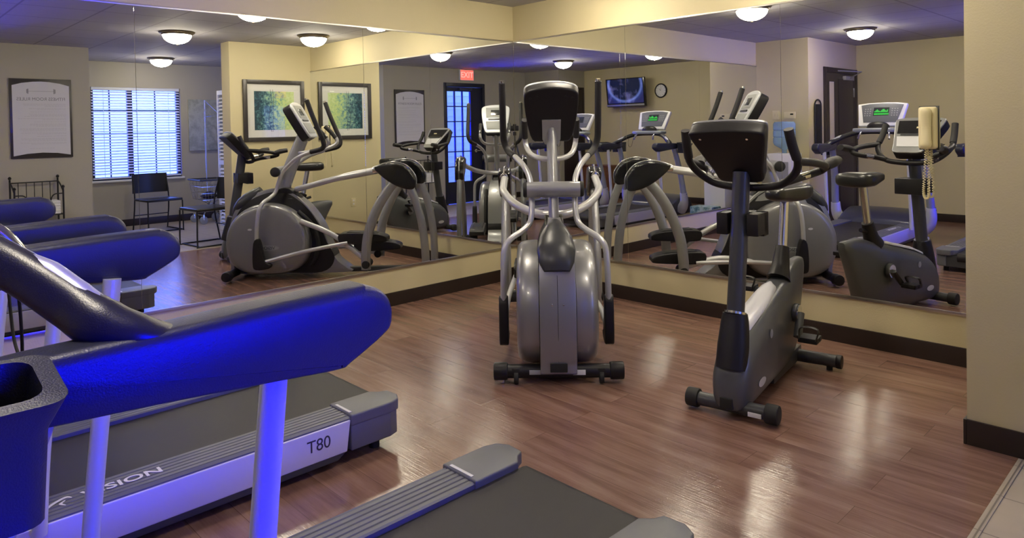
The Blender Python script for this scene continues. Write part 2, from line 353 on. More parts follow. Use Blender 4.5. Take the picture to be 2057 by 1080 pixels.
# ------------------------------------------------------------------ room shell
H = 2.443; XC = 3.75; YP = 1.04; XP = 5.30; YB = 6.20; YL = 4.57; XJ = 0.70; XW = 7.0; YR = 2.14; YCL = 5.45; XCL = 4.40; YA = 0.45
G = 0.006
floor = struct(MB().bb(-0.15, 3.94, -6.35, 0.15, -0.08, 0.0).build('floor', 'floor'))
ft = struct(MB().bb(3.94, 7.15, -6.35, 0.6, -0.08, 0.0).build('floor_tile', 'tile'))
struct(MB().bb(-0.15, 7.15, -6.35, 0.6, H, H+0.1).build('ceiling', 'ceiling'))
struct(MB().bb(-0.15, -G, -YL, 0.15, 0, H).build('wall_left', 'wall'))
struct(MB().bb(-G, XC, G, 0.15, 0, H).build('wall_right', 'wall'))
struct(MB().bb(XC, 3.985, -YP, 0.15, 0, H).build('wall_partition', 'wall'))
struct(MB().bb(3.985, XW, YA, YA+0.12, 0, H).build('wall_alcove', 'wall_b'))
# window wall with hole
wy0, wy1, wz0, wz1 = -1.74, -0.50, 0.70, 2.07
w = MB(); w.bb(XW, XW+0.12, -YR-0.1, wy0, 0, H); w.bb(XW, XW+0.12, wy1, YA+0.12, 0, H); w.bb(XW, XW+0.12, wy0, wy1, 0, wz0); w.bb(XW, XW+0.12, wy0, wy1, wz1, H)
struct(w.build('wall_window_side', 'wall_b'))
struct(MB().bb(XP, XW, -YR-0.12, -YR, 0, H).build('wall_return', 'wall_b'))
dy0, dy1, dz = -4.37, -3.40, 2.19
w = MB(); w.bb(XP, XP+0.14, dy1, -YR-0.12, 0, H); w.bb(XP, XP+0.14, -YCL-0.1, dy0, 0, H); w.bb(XP, XP+0.14, dy0, dy1, dz, H)
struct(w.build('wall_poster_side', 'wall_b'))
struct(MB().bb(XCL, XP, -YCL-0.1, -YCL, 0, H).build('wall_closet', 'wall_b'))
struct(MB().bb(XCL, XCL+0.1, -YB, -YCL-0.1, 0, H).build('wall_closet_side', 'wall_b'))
struct(MB().bb(XJ-0.12, XCL+0.1, -YB-0.12, -YB, 0, H).build('wall_back', 'wall'))
struct(MB().bb(XJ-0.12, XJ, -YB, -YL, 0, H).build('wall_door_side', 'wall'))
struct(MB().bb(-0.15, XJ-0.12, -YL-0.12, -YL, 0, H).build('wall_cooler_side', 'wall'))
# baseboards
def base(name, x0, x1, y0, y1): struct(MB().bb(x0, x1, y0, y1, 0.0, 0.105, 0.003).build(name, 'baseboard'))
base('baseboard_left', -G, 0.008, -YL, -0.008)
base('baseboard_right', -G, XC, -0.008, G)
base('baseboard_partition_side', XC-0.012, XC, -YP-0.012, -0.008)
base('baseboard_partition', XC, 3.985, -YP-0.012, -YP)
base('baseboard_alcove', 3.985, XW, YA-0.012, YA)
base('baseboard_window_side', XW-0.012, XW, -YR, YA-0.012)
base('baseboard_return', XP-0.012, XW-0.012, -YR, -YR+0.012)
base('baseboard_poster_side', XP-0.012, XP, dy1+0.01, -YR)
base('baseboard_poster_side_rear', XP-0.012, XP, -YCL, dy0-0.01)
base('baseboard_back', XJ, XCL, -YB, -YB+0.012)
base('baseboard_cooler_side', 0.008, XJ, -YL, -YL+0.012)
base('baseboard_closet', XCL, XP-0.012, -YCL, -YCL+0.012)
# metal strip where planks meet tile
struct(MB().bb(3.93, 3.955, -6.2, -YP-0.02, 0.0, 0.004, 0.001).build('trim_1', 'tile'))

# ------------------------------------------------------------------ mirrors
ZB, ZT = 0.2948, 2.1233
def mirror(name, a, b, side, label):
    m = MB(); g = 0.0006
    if side == 'L': m.bb(-G+0.0005, 0.0, -b+g, -a-g, ZB, ZT, 0.0006)
    else: m.bb(a+g, b-g, 0.0, G-0.0005, ZB, ZT, 0.0006)
    return tag(m.build(name, 'mirror', sharp=1), label, 'mirror', 'frameless mirror panels on the %s wall' % ('left' if side == 'L' else 'right'))
w1, w2 = 1.561, 1.240
mirror('wall_mirror', 0.001, w1, 'L', 'frameless mirror panel on the left wall, the one touching the corner')
mirror('wall_mirror', w1, 2*w1, 'L', 'middle frameless mirror panel of the left wall, behind the treadmill handrails')
mirror('wall_mirror', 2*w1, YL-0.002, 'L', 'left wall mirror panel farthest from the corner, showing the framed rules sign')
mirror('wall_mirror', 0.001, w2, 'R', 'frameless mirror panel on the right wall, the one touching the corner')
mirror('wall_mirror', w2, 2*w2, 'R', 'middle frameless mirror panel of the right wall, behind the exercise bike')
mirror('wall_mirror', 2*w2, XC-0.002, 'R', 'right wall mirror panel next to the partition, with the cream telephone on it')
def chan(name, side, z0, z1, d):
    m = MB()
    if side == 'L': m.bb(-G, d, -YL+0.001, -0.001, z0, z1, 0.0008)
    else: m.bb(0.001, XC-0.001, -d, G, z0, z1, 0.0008)
    struct(m.build(name, 'channel'))
chan('trim_2', 'L', ZB-0.016, ZB+0.002, 0.004); chan('trim_3', 'R', ZB-0.016, ZB+0.002, 0.004)
chan('trim_4', 'L', ZT-0.002, ZT+0.010, 0.004); chan('trim_5', 'R', ZT-0.002, ZT+0.010, 0.004)

# ------------------------------------------------------------------ ceiling lamps
def lamp(x, y, label, first=None):
    if first is None:
        t = thing('ceiling_lamp', label, 'ceiling light', (x, y, H), 0, 'domed ceiling lamps')
        MB().lathe([(0.0, -0.001), (0.175, -0.001), (0.178, -0.006), (0.172, -0.014), (0.155, -0.022), (0.150, -0.036), (0.140, -0.036), (0.13, -0.02), (0.0, -0.02)], seg=40).build('bezel', 'bezel', t)
        pr = [(0.001, -0.128)]+[(0.142*math.sin(a), -0.030-0.098*math.cos(a)) for a in [k*PI/2/10 for k in range(1, 11)]]+[(0.137, -0.024), (0.001, -0.024)]
        MB().lathe(pr, seg=40).build('glass_bowl', 'lamp', t)
        MB().lathe([(0.001, -0.146), (0.008, -0.143), (0.010, -0.136), (0.005, -0.130), (0.009, -0.127), (0.001, -0.126)], seg=14).build('finial', 'bezel', t)
        return t
    return copy_tree(first, (x, y, H), label)
L0 = lamp(3.30, -1.77, 'lit domed ceiling lamp seen large in the left mirror above the window')
lamp(1.37, -1.79, 'lit domed ceiling lamp over the room, nearest the elliptical trainer', L0)
lamp(3.18, -4.23, 'lit domed ceiling lamp reflected above the console of the elliptical trainer', L0)
lamp(1.44, -4.29, 'lit domed ceiling lamp near the dark wooden door at the back', L0)
lamp(6.07, -1.06, 'lit domed ceiling lamp in the alcove in front of the window', L0)
lamp(2.73, -0.49, 'lit domed ceiling lamp above the botanical picture, close to the partition', L0)
lamp(1.26, -0.60, 'lit domed ceiling lamp closest to the mirrored corner', L0)

# ------------------------------------------------------------------ elliptical trainer
EA = Vector((-.6985, .7156)); EO = (2.03, -1.68)
ell = thing('elliptical_trainer', 'grey elliptical trainer with moving handlebars, standing in the mirrored corner', 'elliptical trainer', (EO[0], EO[1], 0), math.atan2(-EA.x, EA.y))
def sx(pts, s): return [(p[0]*s, p[1], p[2]) for p in pts]
b = MB(); b.cyl((-.33, 0, .062), (.33, 0, .062), .036); b.build('front_stabilizer', 'black', ell)
for s in (-1, 1):
    e = MB().cyl((s*.27, 0, .062), (s*.345, 0, .062), .046, bev=.008).build('end_cap', 'black', ell)
    MB().cyl((s*.30, 0, .004), (s*.30, 0, .03), .016).build('levelling_foot', 'chrome', e)
    f = MB().cyl((s*.225-.012, -.02, .036), (s*.225+.012, -.02, .036), .034, bev=.004); f.bb(s*.225-.02, s*.225+.02, -.035, .01, .04, .085, .004)
    f.build('transport_wheel', 'rubber', ell)
st = MB().bb(-.155, -.085, -.040, -.034, .055, .078, .001).build('warning_sticker', 'keypad', ell); st['label'] = 'grey sticker'
st = MB().bb(.075, .14, -.040, -.034, .052, .078, .001).build('warning_sticker', 'white', ell); st['label'] = 'white sticker'
b = MB(); b.box((0, .92, .055), (.075, 1.78, .045), .012); b.cyl((-.36, 1.80, .05), (.36, 1.80, .05), .03); b.build('base_rail', 'graphite', ell)
for s in (-1, 1): MB().cyl((s*.33, 1.80, .05), (s*.385, 1.80, .05), .04, bev=.006).build('end_cap', 'black', ell)
# body: centre spine, dark gap core, domed disc covers
prof = [(.0, .045), (-.055, .12), (-.075, .30), (-.06, .46), (-.01, .62), (.07, .72), (.18, .79), (.34, .83), (.50, .80), (.66, .68), (.79, .50), (.86, .33), (.93, .17), (1.03, .085), (1.04, .045), (.5, .035)]
def taper(b):
    for v in b.bm.verts:
        t = min(max((v.co.z-.60)/.22, 0), 1); v.co.x *= 1-.62*t*t
    return b
taper(MB().prism(prof, 'x', -.096, .096, .012, smooth=5)).build('centre_shroud', 'shroud', ell)
taper(MB().prism([(p[0]*.955+.03, p[1]*.95+.01) for p in prof[:-3]]+[(.8, .05), (.4, .05)], 'x', -.0985, .0985, .001, smooth=5)).build('shroud_core', 'black', ell)
for s in (-1, 1):
    rings = []
    cx, cz, rr = .325, .352, .352
    for lat, k in [(.0965, .985), (.099, .998), (.125, 1.0), (.155, .997), (.178, .985), (.194, .965), (.206, .935), (.213, .895), (.217, .84), (.219, .70), (.220, .40), (.220, .10)]:
        rg = []
        for q in range(64):
            a = 2*PI*q/64; ca_, sa_ = math.cos(a), math.sin(a)
            e_ = 1.0 if sa_ > 0 else .75
            y = (abs(ca_)**e_*(1 if ca_ > 0 else -1))*rr*1.10*k; z = (abs(sa_)**e_*(1 if sa_ > 0 else -1))*rr*k
            if sa_ < 0: z = z*.87
            rg.append((s*lat, cx+y, cz+z))
        rings.append(rg)
    dc = MB().loft(rings).build('disc_cover', 'shroud', ell, sharp=50)
    ov = MB(); ov.lathe([(.001, s*.0), (.075, s*.0), (.078, s*.003), (.001, s*.005)], c=(s*.2195, .34, .30), seg=40, axis='x', sc=(1.35, .30)); ov.build('logo_badge', 'keypad', dc)
    text('logo_lettering', 'VISION', .040, frame_mtx((s*.2255, .34, .30), (0, 1*s, 0), (0, 0, 1)), 'text_dk', dc, xs=1.1)
    dm = MB(); dm.lathe([(.001, 0), (.022, 0), (.001, s*.004)], c=(s*.218, .18, .47), seg=20, axis='x', sc=(1.5, .7)); dm.build('small_emblem', 'text_lt', dc)
    sc = MB(); sc.tube([(s*.128, .60, .62), (s*.128, .72, .50), (s*.128, .775, .36), (s*.128, .76, .22), (s*.128, .70, .12)], .022, ry=.020); sc.build('crank_slot', 'rubber', dc)
# neck cover (dark glossy cone) and black saddle round the mast
MB().tube([(0, -.030, .598), (0, -.004, .640), (0, .045, .695), (0, .11, .745), (0, .17, .785), (0, .215, .815)], [.070, .094, .104, .092, .066, .034], ry=[.022, .044, .058, .058, .052, .036], up=(0, -.6, .8), seg=28, sm=4).build('neck_cover', 'graphite', ell, sharp=60)
MB().tube([(0, -.0557, .125), (0, -.0757, .30), (0, -.0612, .46), (0, -.030, .575)], .0012, seg=6).build('panel_seam', 'rubber', ell)
MB().prism([(.22, .74), (.32, .79), (.42, .832), (.50, .825), (.60, .735), (.56, .70), (.30, .70)], 'x', -.055, .055, .012, smooth=4).build('mast_saddle', 'black', ell)
MB().tube([(0, .395, .74), (0, .50, 1.03), (0, .63, 1.33)], .031, ry=[.066, .064, .058], up=(0, 1, -.45), sm=4, seg=20).build('mast', 'silver', ell)
# console
tl = math.atan2(.60, 1.0)  # tilt
cr_ = Matrix.Rotation(-math.atan2(.17, .31), 3, 'X')
def cpt(x, u, n): # console plane point: u up the face, n outwards (towards user, +y)
    up = Vector((0, -.48, .877)); nn = Vector((0, .877, .48)); return Vector((x, .625, 1.455))+up*u+nn*n
def cface(prof, n0, n1, name, m, parent, bev=.006, smooth=0):
    b = MB(); b.prism(prof, 'z', n0, n1, bev, smooth=smooth)
    mt = Matrix.Translation(Vector((0, .625, 1.455))) @ Matrix(((1, 0, 0, 0), (0, -.48, .877, 0), (0, .877, .48, 0), (0, 0, 0, 1)))
    bmesh.ops.transform(b.bm, matrix=mt, verts=b.bm.verts); return b.build(name, m, parent)
shape = [(-.118, -.165), (-.06, -.178), (.06, -.178), (.118, -.165), (.150, -.04), (.165, .11), (.150, .165), (.08, .187), (0, .193), (-.08, .187), (-.150, .165), (-.165, .11), (-.150, -.04)]
con = cface(shape, -.075, .006, 'console_housing', 'black', ell, .014, 3)
cface([(p[0]*1.012, p[1]*1.012) for p in shape], .002, .022, 'console_fascia', 'tm_post', con, .008, 3)
cface([(-.11, .02), (.11, .02), (.115, .155), (-.115, .155)], .018, .026, 'display_surround', 'keypad', con, .003)
cface([(-.055, .05), (.055, .05), (.055, .12), (-.055, .12)], .024, .029, 'display', 'screen', con, .002)
cface([(-.10, -.14), (.10, -.14), (.115, -.03), (-.115, -.03)], .018, .026, 'keypad', 'keypad', con, .003)
cface([(-.085, -.012), (.085, -.012), (.085, .006), (-.085, .006)], .020, .03, 'display_ledge', 'graphite', con, .002)
cface([(-.04, -.19), (.04, -.19), (.056, -.155), (.058, -.02), (-.058, -.02), (-.056, -.155)], -.085, -.070, 'mounting_plate', 'silver', con, .003)
for x in (-.125, -.085, .085, .125): cface([(x+.008*math.cos(a), .135-abs(x)*.25+.02+.008*math.sin(a)) for a in [k*PI/5 for k in range(10)]], -.0775, -.074, 'screw_recess', 'rubber', con, 0)
# pivot roller
pv = MB().cyl((-.155, .405, .990), (.155, .405, .990), .046, seg=32).build('pivot_housing', 'silver', ell)
for s in (-1, 1): MB().cyl((s*.15, .405, .990), (s*.178, .405, .990), .045, bev=.010).build('pivot_cap', 'rubber', pv)
for s in (-1, 1):
    hb = [(-.305, .755, 1.640), (-.306, .80, 1.51), (-.308, .86, 1.36), (-.305, .895, 1.27), (-.278, .880, 1.205), (-.232, .76, 1.172)]
    lo = [(-.232, .76, 1.172), (-.175, .62, 1.12), (-.140, .53, 1.055), (-.130, .46, .98), (-.128, .42, .88), (-.140, .395, .80), (-.185, .36, .757), (-.250, .32, .718), (-.288, .295, .66), (-.296, .275, .52), (-.298, .268, .34)]
    h = MB().tube(sx(lo, -s), .0175, seg=16).build('handlebar', 'tube', ell)
    MB().tube(sx(hb, -s), .0215, seg=16).build('grip', 'grip', h)
    MB().cyl((s*.305, .752, 1.642), (s*.305, .748, 1.655), .015).build('grip_tip', 'chrome', h)
    k = MB(); k.prism([(.245, .36), (.285, .40), (.31, .36), (.345, .20), (.40, .165), (.38, .13), (.26, .12), (.235, .18)], 'x', s*.272, s*.325, .010, smooth=3)
    k.build('link_boot', 'black', h)
# fixed inner handlebar with sensor grips
fx = [(-.165, .79, 1.40), (-.168, .87, 1.32), (-.162, .90, 1.245), (-.135, .80, 1.19), (-.08, .66, 1.165), (0, .585, 1.16), (.08, .66, 1.165), (.135, .80, 1.19), (.162, .90, 1.245), (.168, .87, 1.32), (.165, .79, 1.40)]
fh = MB().tube(fx, .0165, seg=14).build('sensor_handlebar', 'tube', ell)
for s in (-1, 1): MB().tube([(s*.165, .785, 1.405), (s*.168, .845, 1.345), (s*.166, .888, 1.29)], .020, seg=14).build('grip', 'grip', fh)
# U-shaped frame tube to the hips
ut = [(-.325, 1.42, 1.00), (-.325, 1.15, .955), (-.315, .98, .925), (-.235, .76, .868), (-.11, .60, .828), (0, .56, .82), (.11, .60, .828), (.235, .76, .868), (.315, .98, .925), (.325, 1.15, .955), (.325, 1.42, 1.00)]
MB().tube(ut, .026, seg=16).build('frame_tube', 'tube', ell)
for s in (-1, 1):
    MB().tube([(s*.33, 1.56, .92), (s*.33, 1.46, .80), (s*.33, 1.37, .65), (s*.33, 1.29, .44), (s*.33, 1.262, .24), (s*.33, 1.262, .11)], .026, ry=.043, up=(0, 1, .4), seg=18).build('leg', 'silver', ell)
    MB().tube([(s*.33, 1.63, .92), (s*.33, 1.69, .80), (s*.33, 1.755, .60), (s*.33, 1.79, .37), (s*.33, 1.80, .17), (s*.33, 1.80, .06)], .026, ry=.036, up=(0, 1, .2), seg=18).build('leg', 'silver', ell)
    hp = MB().prism([(1.36, 1.022), (1.45, 1.052), (1.55, 1.058), (1.65, 1.02), (1.715, .93), (1.715, .838), (1.66, .825), (1.56, .855), (1.45, .925)], 'x', s*.285, s*.375, .022, smooth=4, seg=4)
    hc = hp.build('hip_cover', 'gloss_black', ell)
    MB().tube([(s*.33, 1.345, 1.025), (s*.33, 1.45, 1.06), (s*.33, 1.55, 1.067), (s*.33, 1.655, 1.03), (s*.33, 1.724, .935), (s*.33, 1.724, .835)], .007, seg=10).build('piping', 'chrome', hc)
    jt = MB(); jt.cyl((s*.33, 1.40, 1.005), (s*.33, 1.34, .998), .030, bev=.004); jt.build('collar', 'chrome', hc)
# pedal rails, rollers, pedals (left one raised)
for s, pz, p0, sl in ((-1, .385, 1.0, (.64, .54)), (1, .255, 1.06, (.66, .20))):
    cr2 = MB().tube([(s*.20, sl[0], sl[1]), (s*.20, .94, (sl[1]+.17)/2+.05), (s*.22, 1.25, .165)], .024, seg=14).build('crank_rail', 'tube', ell)
    MB().cyl((s*.19, 1.262, .155), (s*.36, 1.262, .155), .036, bev=.005).build('roller', 'rubber', cr2)
    lk = MB().tube([(s*.298, .33, .185), (s*.29, .70, .185+(pz-.185)*.45), (s*.25, p0+.08, pz-.045)], .018, seg=14).build('pedal_link', 'tube', ell)
    pd = MB(); pd.prism([(p0, pz-.03), (p0, pz+.03), (p0+.08, pz+.045), (p0+.32, pz+.035), (p0+.42, pz+.01), (p0+.44, pz-.02), (p0+.40, pz-.045), (p0+.06, pz-.055)], 'x', s*.10, s*.26, .012, smooth=3)
    pdo = pd.build('pedal', 'black', ell)
    MB().prism([(p0+.03, pz+.03), (p0+.08, pz+.052), (p0+.32, pz+.042), (p0+.40, pz+.012)], 'x', s*.125, s*.235, .003).build('tread_pad', 'rubber', pdo)
MB().bb(-.045, .045, -.068, -.058, .075, .12, .003).build('power_socket', 'rubber', ell)
for x in (-.03, .03): MB().lathe([(.001, 0), (.006, 0), (.004, -.004), (.001, -.005)], c=(x, -.072, .43), seg=12, axis='y').build('screw', 'chrome', ell)

# ------------------------------------------------------------------ exercise bike
BA = Vector((-.157, .9876)).normalized(); BO = (2.905, -1.452)
bike = thing('exercise_bike', 'dark grey upright exercise bike standing in front of the right mirror', 'exercise bike', (BO[0], BO[1], 0), math.atan2(-BA.x, BA.y))
fs = MB().cyl((-.19, 0, .05), (.19, 0, .05), .032).build('front_stabilizer', 'graphite', bike)
for s in (-1, 1): MB().cyl((s*.155, 0, .05), (s*.215, 0, .05), .044, bev=.008).build('end_cap', 'rubber', fs)
MB().bb(.085, .145, -.036, -.028, .030, .050, .001).build('sticker', 'white', fs)
rs = MB().cyl((-.28, .90, .052), (.28, .90, .052), .034).build('rear_stabilizer', 'graphite', bike)
for s in (-1, 1):
    MB().cyl((s*.255, .90, .052), (s*.285, .90, .052), .037, bev=.005).build('end_cap', 'black', rs)
    MB().cyl((s*.22, .90, .0), (s*.22, .90, .025), .016).build('levelling_foot', 'rubber', rs)
# shroud lofted along y with varying width
def sec(y, z0, z1, w_, n=20, k=3.0):
    out = []
    for q in range(n):
        a = 2*PI*q/n; c, s_ = math.cos(a), math.sin(a)
        out.append((w_*abs(c)**(2/k)*(1 if c >= 0 else -1), y, (z0+z1)/2+(z1-z0)/2*abs(s_)**(2/k)*(1 if s_ >= 0 else -1)))
    return out
secs = [(-.055, .07, .13, .03), (-.045, .045, .19, .065), (-.02, .03, .25, .082), (.04, .025, .32, .092), (.12, .025, .37, .095), (.30, .03, .43, .095), (.50, .035, .475, .092), (.70, .04, .51, .085), (.82, .045, .54, .072), (.90, .06, .56, .060), (.97, .13, .57, .052), (1.02, .24, .57, .046), (1.07, .36, .57, .042), (1.12, .46, .568, .036), (1.15, .51, .56, .025)]
MB().loft([sec(*q) for q in secs]).build('body_shroud', 'shroud_dk', bike, sharp=60)
MB().bb(-.06, .06, .45, .96, .02, .10, .012).build('base_beam', 'graphite', bike)
MB().loft([[(x*w_, y, z+h) for x, h in ((-1, 0), (-.9, .012), (-.5, .02), (0, .022), (.5, .02), (.9, .012), (1, 0))] for y, z, w_ in ((.10, .358, .012), (.14, .374, .045), (.30, .425, .055), (.46, .462, .050), (.57, .486, .040), (.60, .494, .012))]).build('top_inlay', 'tm_side', bike, sharp=70)
MB().tube([(0, .03, .20), (0, .065, .45), (0, .125, .80), (0, .175, 1.12)], .040, ry=.046, up=(0, 1, 0), seg=22).build('front_column', 'graphite', bike)
MB().tube([(0, .0, .22), (0, .03, .32), (0, .055, .42), (0, .062, .465)], [.072, .072, .064, .056], ry=[.066, .068, .062, .058], up=(0, 1, 0), seg=24).build('column_boot', 'black', bike)
MB().tube([(0, .0625, .463), (0, .0655, .473)], [.050, .050], ry=[.056, .056], up=(0, 1, 0), seg=24, sm=1).build('column_ring', 'chrome', bike)
# bottle holder
h = MB(); h.bb(-.10, -.045, .10, .25, .825, .93, .006); h.bb(.045, .10, .10, .25, .825, .93, .006); h.bb(-.10, .10, .19, .26, .815, .93, .006)
h.build('bottle_holder', 'black', bike)
# console
def bface(prof, n0, n1, name, m, parent, bev=.005, smooth=0):
    b = MB(); b.prism(prof, 'z', n0, n1, bev, smooth=smooth)
    u = Vector((0, -.69, .724)); n = Vector((0, .724, .69)); o = Vector((-.01, .130, 1.245))
    mt = Matrix(((1, 0, 0, o.x), (0, u.y, n.y, o.y), (0, u.z, n.z, o.z), (0, 0, 0, 1)))
    bmesh.ops.transform(b.bm, matrix=mt, verts=b.bm.verts); return b.build(name, m, parent)
bs = [(-.10, -.175), (0, -.182), (.10, -.175), (.12, -.10), (.155, .03), (.178, .13), (.16, .155), (.08, .165), (0, .168), (-.08, .165), (-.16, .155), (-.178, .13), (-.155, .03), (-.12, -.10)]
bc = bface(bs, -.068, .004, 'console_housing', 'black', bike, .020, 3)
bface([(p[0]*1.0, p[1]*1.0) for p in bs], .002, .016, 'console_fascia', 'silver', bc, .006, 3)
bface([(-.125, .0), (.125, .0), (.15, .13), (-.15, .13)], .013, .020, 'display', 'gloss_black', bc, .002)
bface([(-.085, -.13), (.085, -.13), (.115, -.03), (-.115, -.03)], .013, .020, 'keypad', 'tm_side', bc, .002)
bface([(-.095, -.018), (.095, -.018), (.095, -.006), (-.095, -.006)], .013, .022, 'ledge', 'graphite', bc, .002)
bface([(.0, .05), (.05, .05), (.05, .066), (.0, .066)], .019, .0215, 'label_sticker', 'cream', bc, .0005)
for x in (-.12, .10): bface([(x+.006*math.cos(a), .125+.006*math.sin(a)) for a in [k*PI/5 for k in range(10)]], -.078, -.074, 'screw', 'chrome', bc, 0)
# handlebars
main = [(-.245, .09, 1.320), (-.252, .12, 1.25), (-.262, .17, 1.175), (-.235, .215, 1.115), (-.165, .245, 1.062), (-.07, .235, 1.045), (0, .225, 1.043), (.07, .235, 1.045), (.165, .245, 1.062), (.235, .215, 1.115), (.262, .17, 1.175), (.252, .12, 1.25), (.245, .09, 1.320)]
hb = MB().tube(main, .0185, seg=16).build('handlebar', 'black', bike)
for s in (-1, 1):
    MB().tube([(s*.2445, .088, 1.325), (s*.252, .12, 1.25), (s*.260, .16, 1.19)], .022, seg=16).build('grip', 'grip', hb)
    MB().tube([(s*.262, .17, 1.175), (s*.305, .28, 1.165), (s*.325, .40, 1.145), (s*.295, .465, 1.12), (s*.25, .42, 1.10), (s*.215, .31, 1.085), (s*.165, .245, 1.065)], .019, seg=14).build('elbow_bar', 'black', hb)
    MB().tube([(s*.315, .43, 1.14), (s*.335, .48, 1.155), (s*.345, .55, 1.165)], [.022, .026, .022], ry=[.03, .034, .028], up=(1, 0, 0), seg=16).build('elbow_pad', 'grip', hb)
    MB().tube([(s*.222, .335, 1.09), (s*.243, .40, 1.098)], .0205, seg=12, sm=1).build('pulse_sensor', 'chrome', hb)
# seat
rings = []
for y, w_, z, hgt in ((.655, .02, .975, .012), (.675, .045, .975, .026), (.72, .055, .975, .034), (.80, .075, .970, .042), (.88, .108, .97, .046), (.95, .122, .972, .048), (1.01, .12, .972, .046), (1.035, .10, .972, .038), (1.045, .06, .972, .020)):
    rings.append([(w_*abs(math.cos(a))**.6*(1 if math.cos(a) > 0 else -1), y, z-.006+(hgt*abs(math.sin(a))**.6*(1 if math.sin(a) > 0 else -1.1))) for a in [2*PI*k/28 for k in range(28)]])
se = MB().loft(rings).build('seat', 'seat', bike, sharp=60)
sp = MB().tube([(0, .815, .62), (0, .88, .94)], .026, seg=18, sm=1).build('seat_post', 'chrome', bike)
MB().tube([(0, .74, .50), (0, .78, .56), (0, .825, .665)], [.062, .048, .036], ry=[.075, .055, .042], up=(0, 1, 0), seg=20).build('post_boot', 'black', bike)
MB().cyl((0, .83, .60), (0, .91, .62), .014).build('adjust_knob', 'black', bike)
for s, px, pz, py in ((1, .19, .235, .62), (-1, -.19, .425, .80)):
    ck = MB().cyl((s*.085, .72, .335), (s*.112, .72, .335), .050, seg=28, bev=.006); ck.tube([(s*.118, .72, .335), (s*.124, (py+.72)/2, (pz+.335)/2), (s*.13, py, pz)], .014, ry=.022, up=(1, 0, 0), sm=1)
    ck = ck.build('crank', 'graphite', bike)
    MB().lathe([(.030, 0), (.044, 0), (.044, s*.004), (.030, s*.004)], c=(s*.112, .72, .335), seg=28, axis='x').build('crank_ring', 'chrome', ck)
    pd = MB(); pd.box((s*.19, py, pz), (.095, .10, .028), .006); pd.cyl((s*.13, py, pz), (s*.24, py, pz), .010); pd.tube([(s*.15, py-.045, pz), (s*.15, py-.01, pz+.055), (s*.23, py-.01, pz+.055), (s*.23, py-.045, pz)], .004, ry=.014, up=(0, 1, 0), seg=8)
    pd.build('pedal', 'black', ck)
for s in (-1, 1):
    MB().lathe([(.001, 0), (.05, 0), (.052, s*.002), (.001, s*.003)], c=(s*.0945, .147, .135), seg=32, axis='x', sc=(1.0, .38)).build('oval_badge', 'tm_post', bike)
    MB().lathe([(.001, 0), (.022, 0), (.001, s*.003)], c=(s*.0945, .30, .325), seg=24, axis='x').build('round_badge', 'keypad', bike)
MB().bb(-.035, .025, -.062, -.04, .05, .10, .004).build('power_socket', 'rubber', bike)

# ------------------------------------------------------------------ treadmills
tm = thing('treadmill', 'treadmill with long dark handrails nearest the left mirror, T80 on its silver side', 'treadmill', (1.60, -2.66, 0), 0, 'treadmills side by side facing the door')
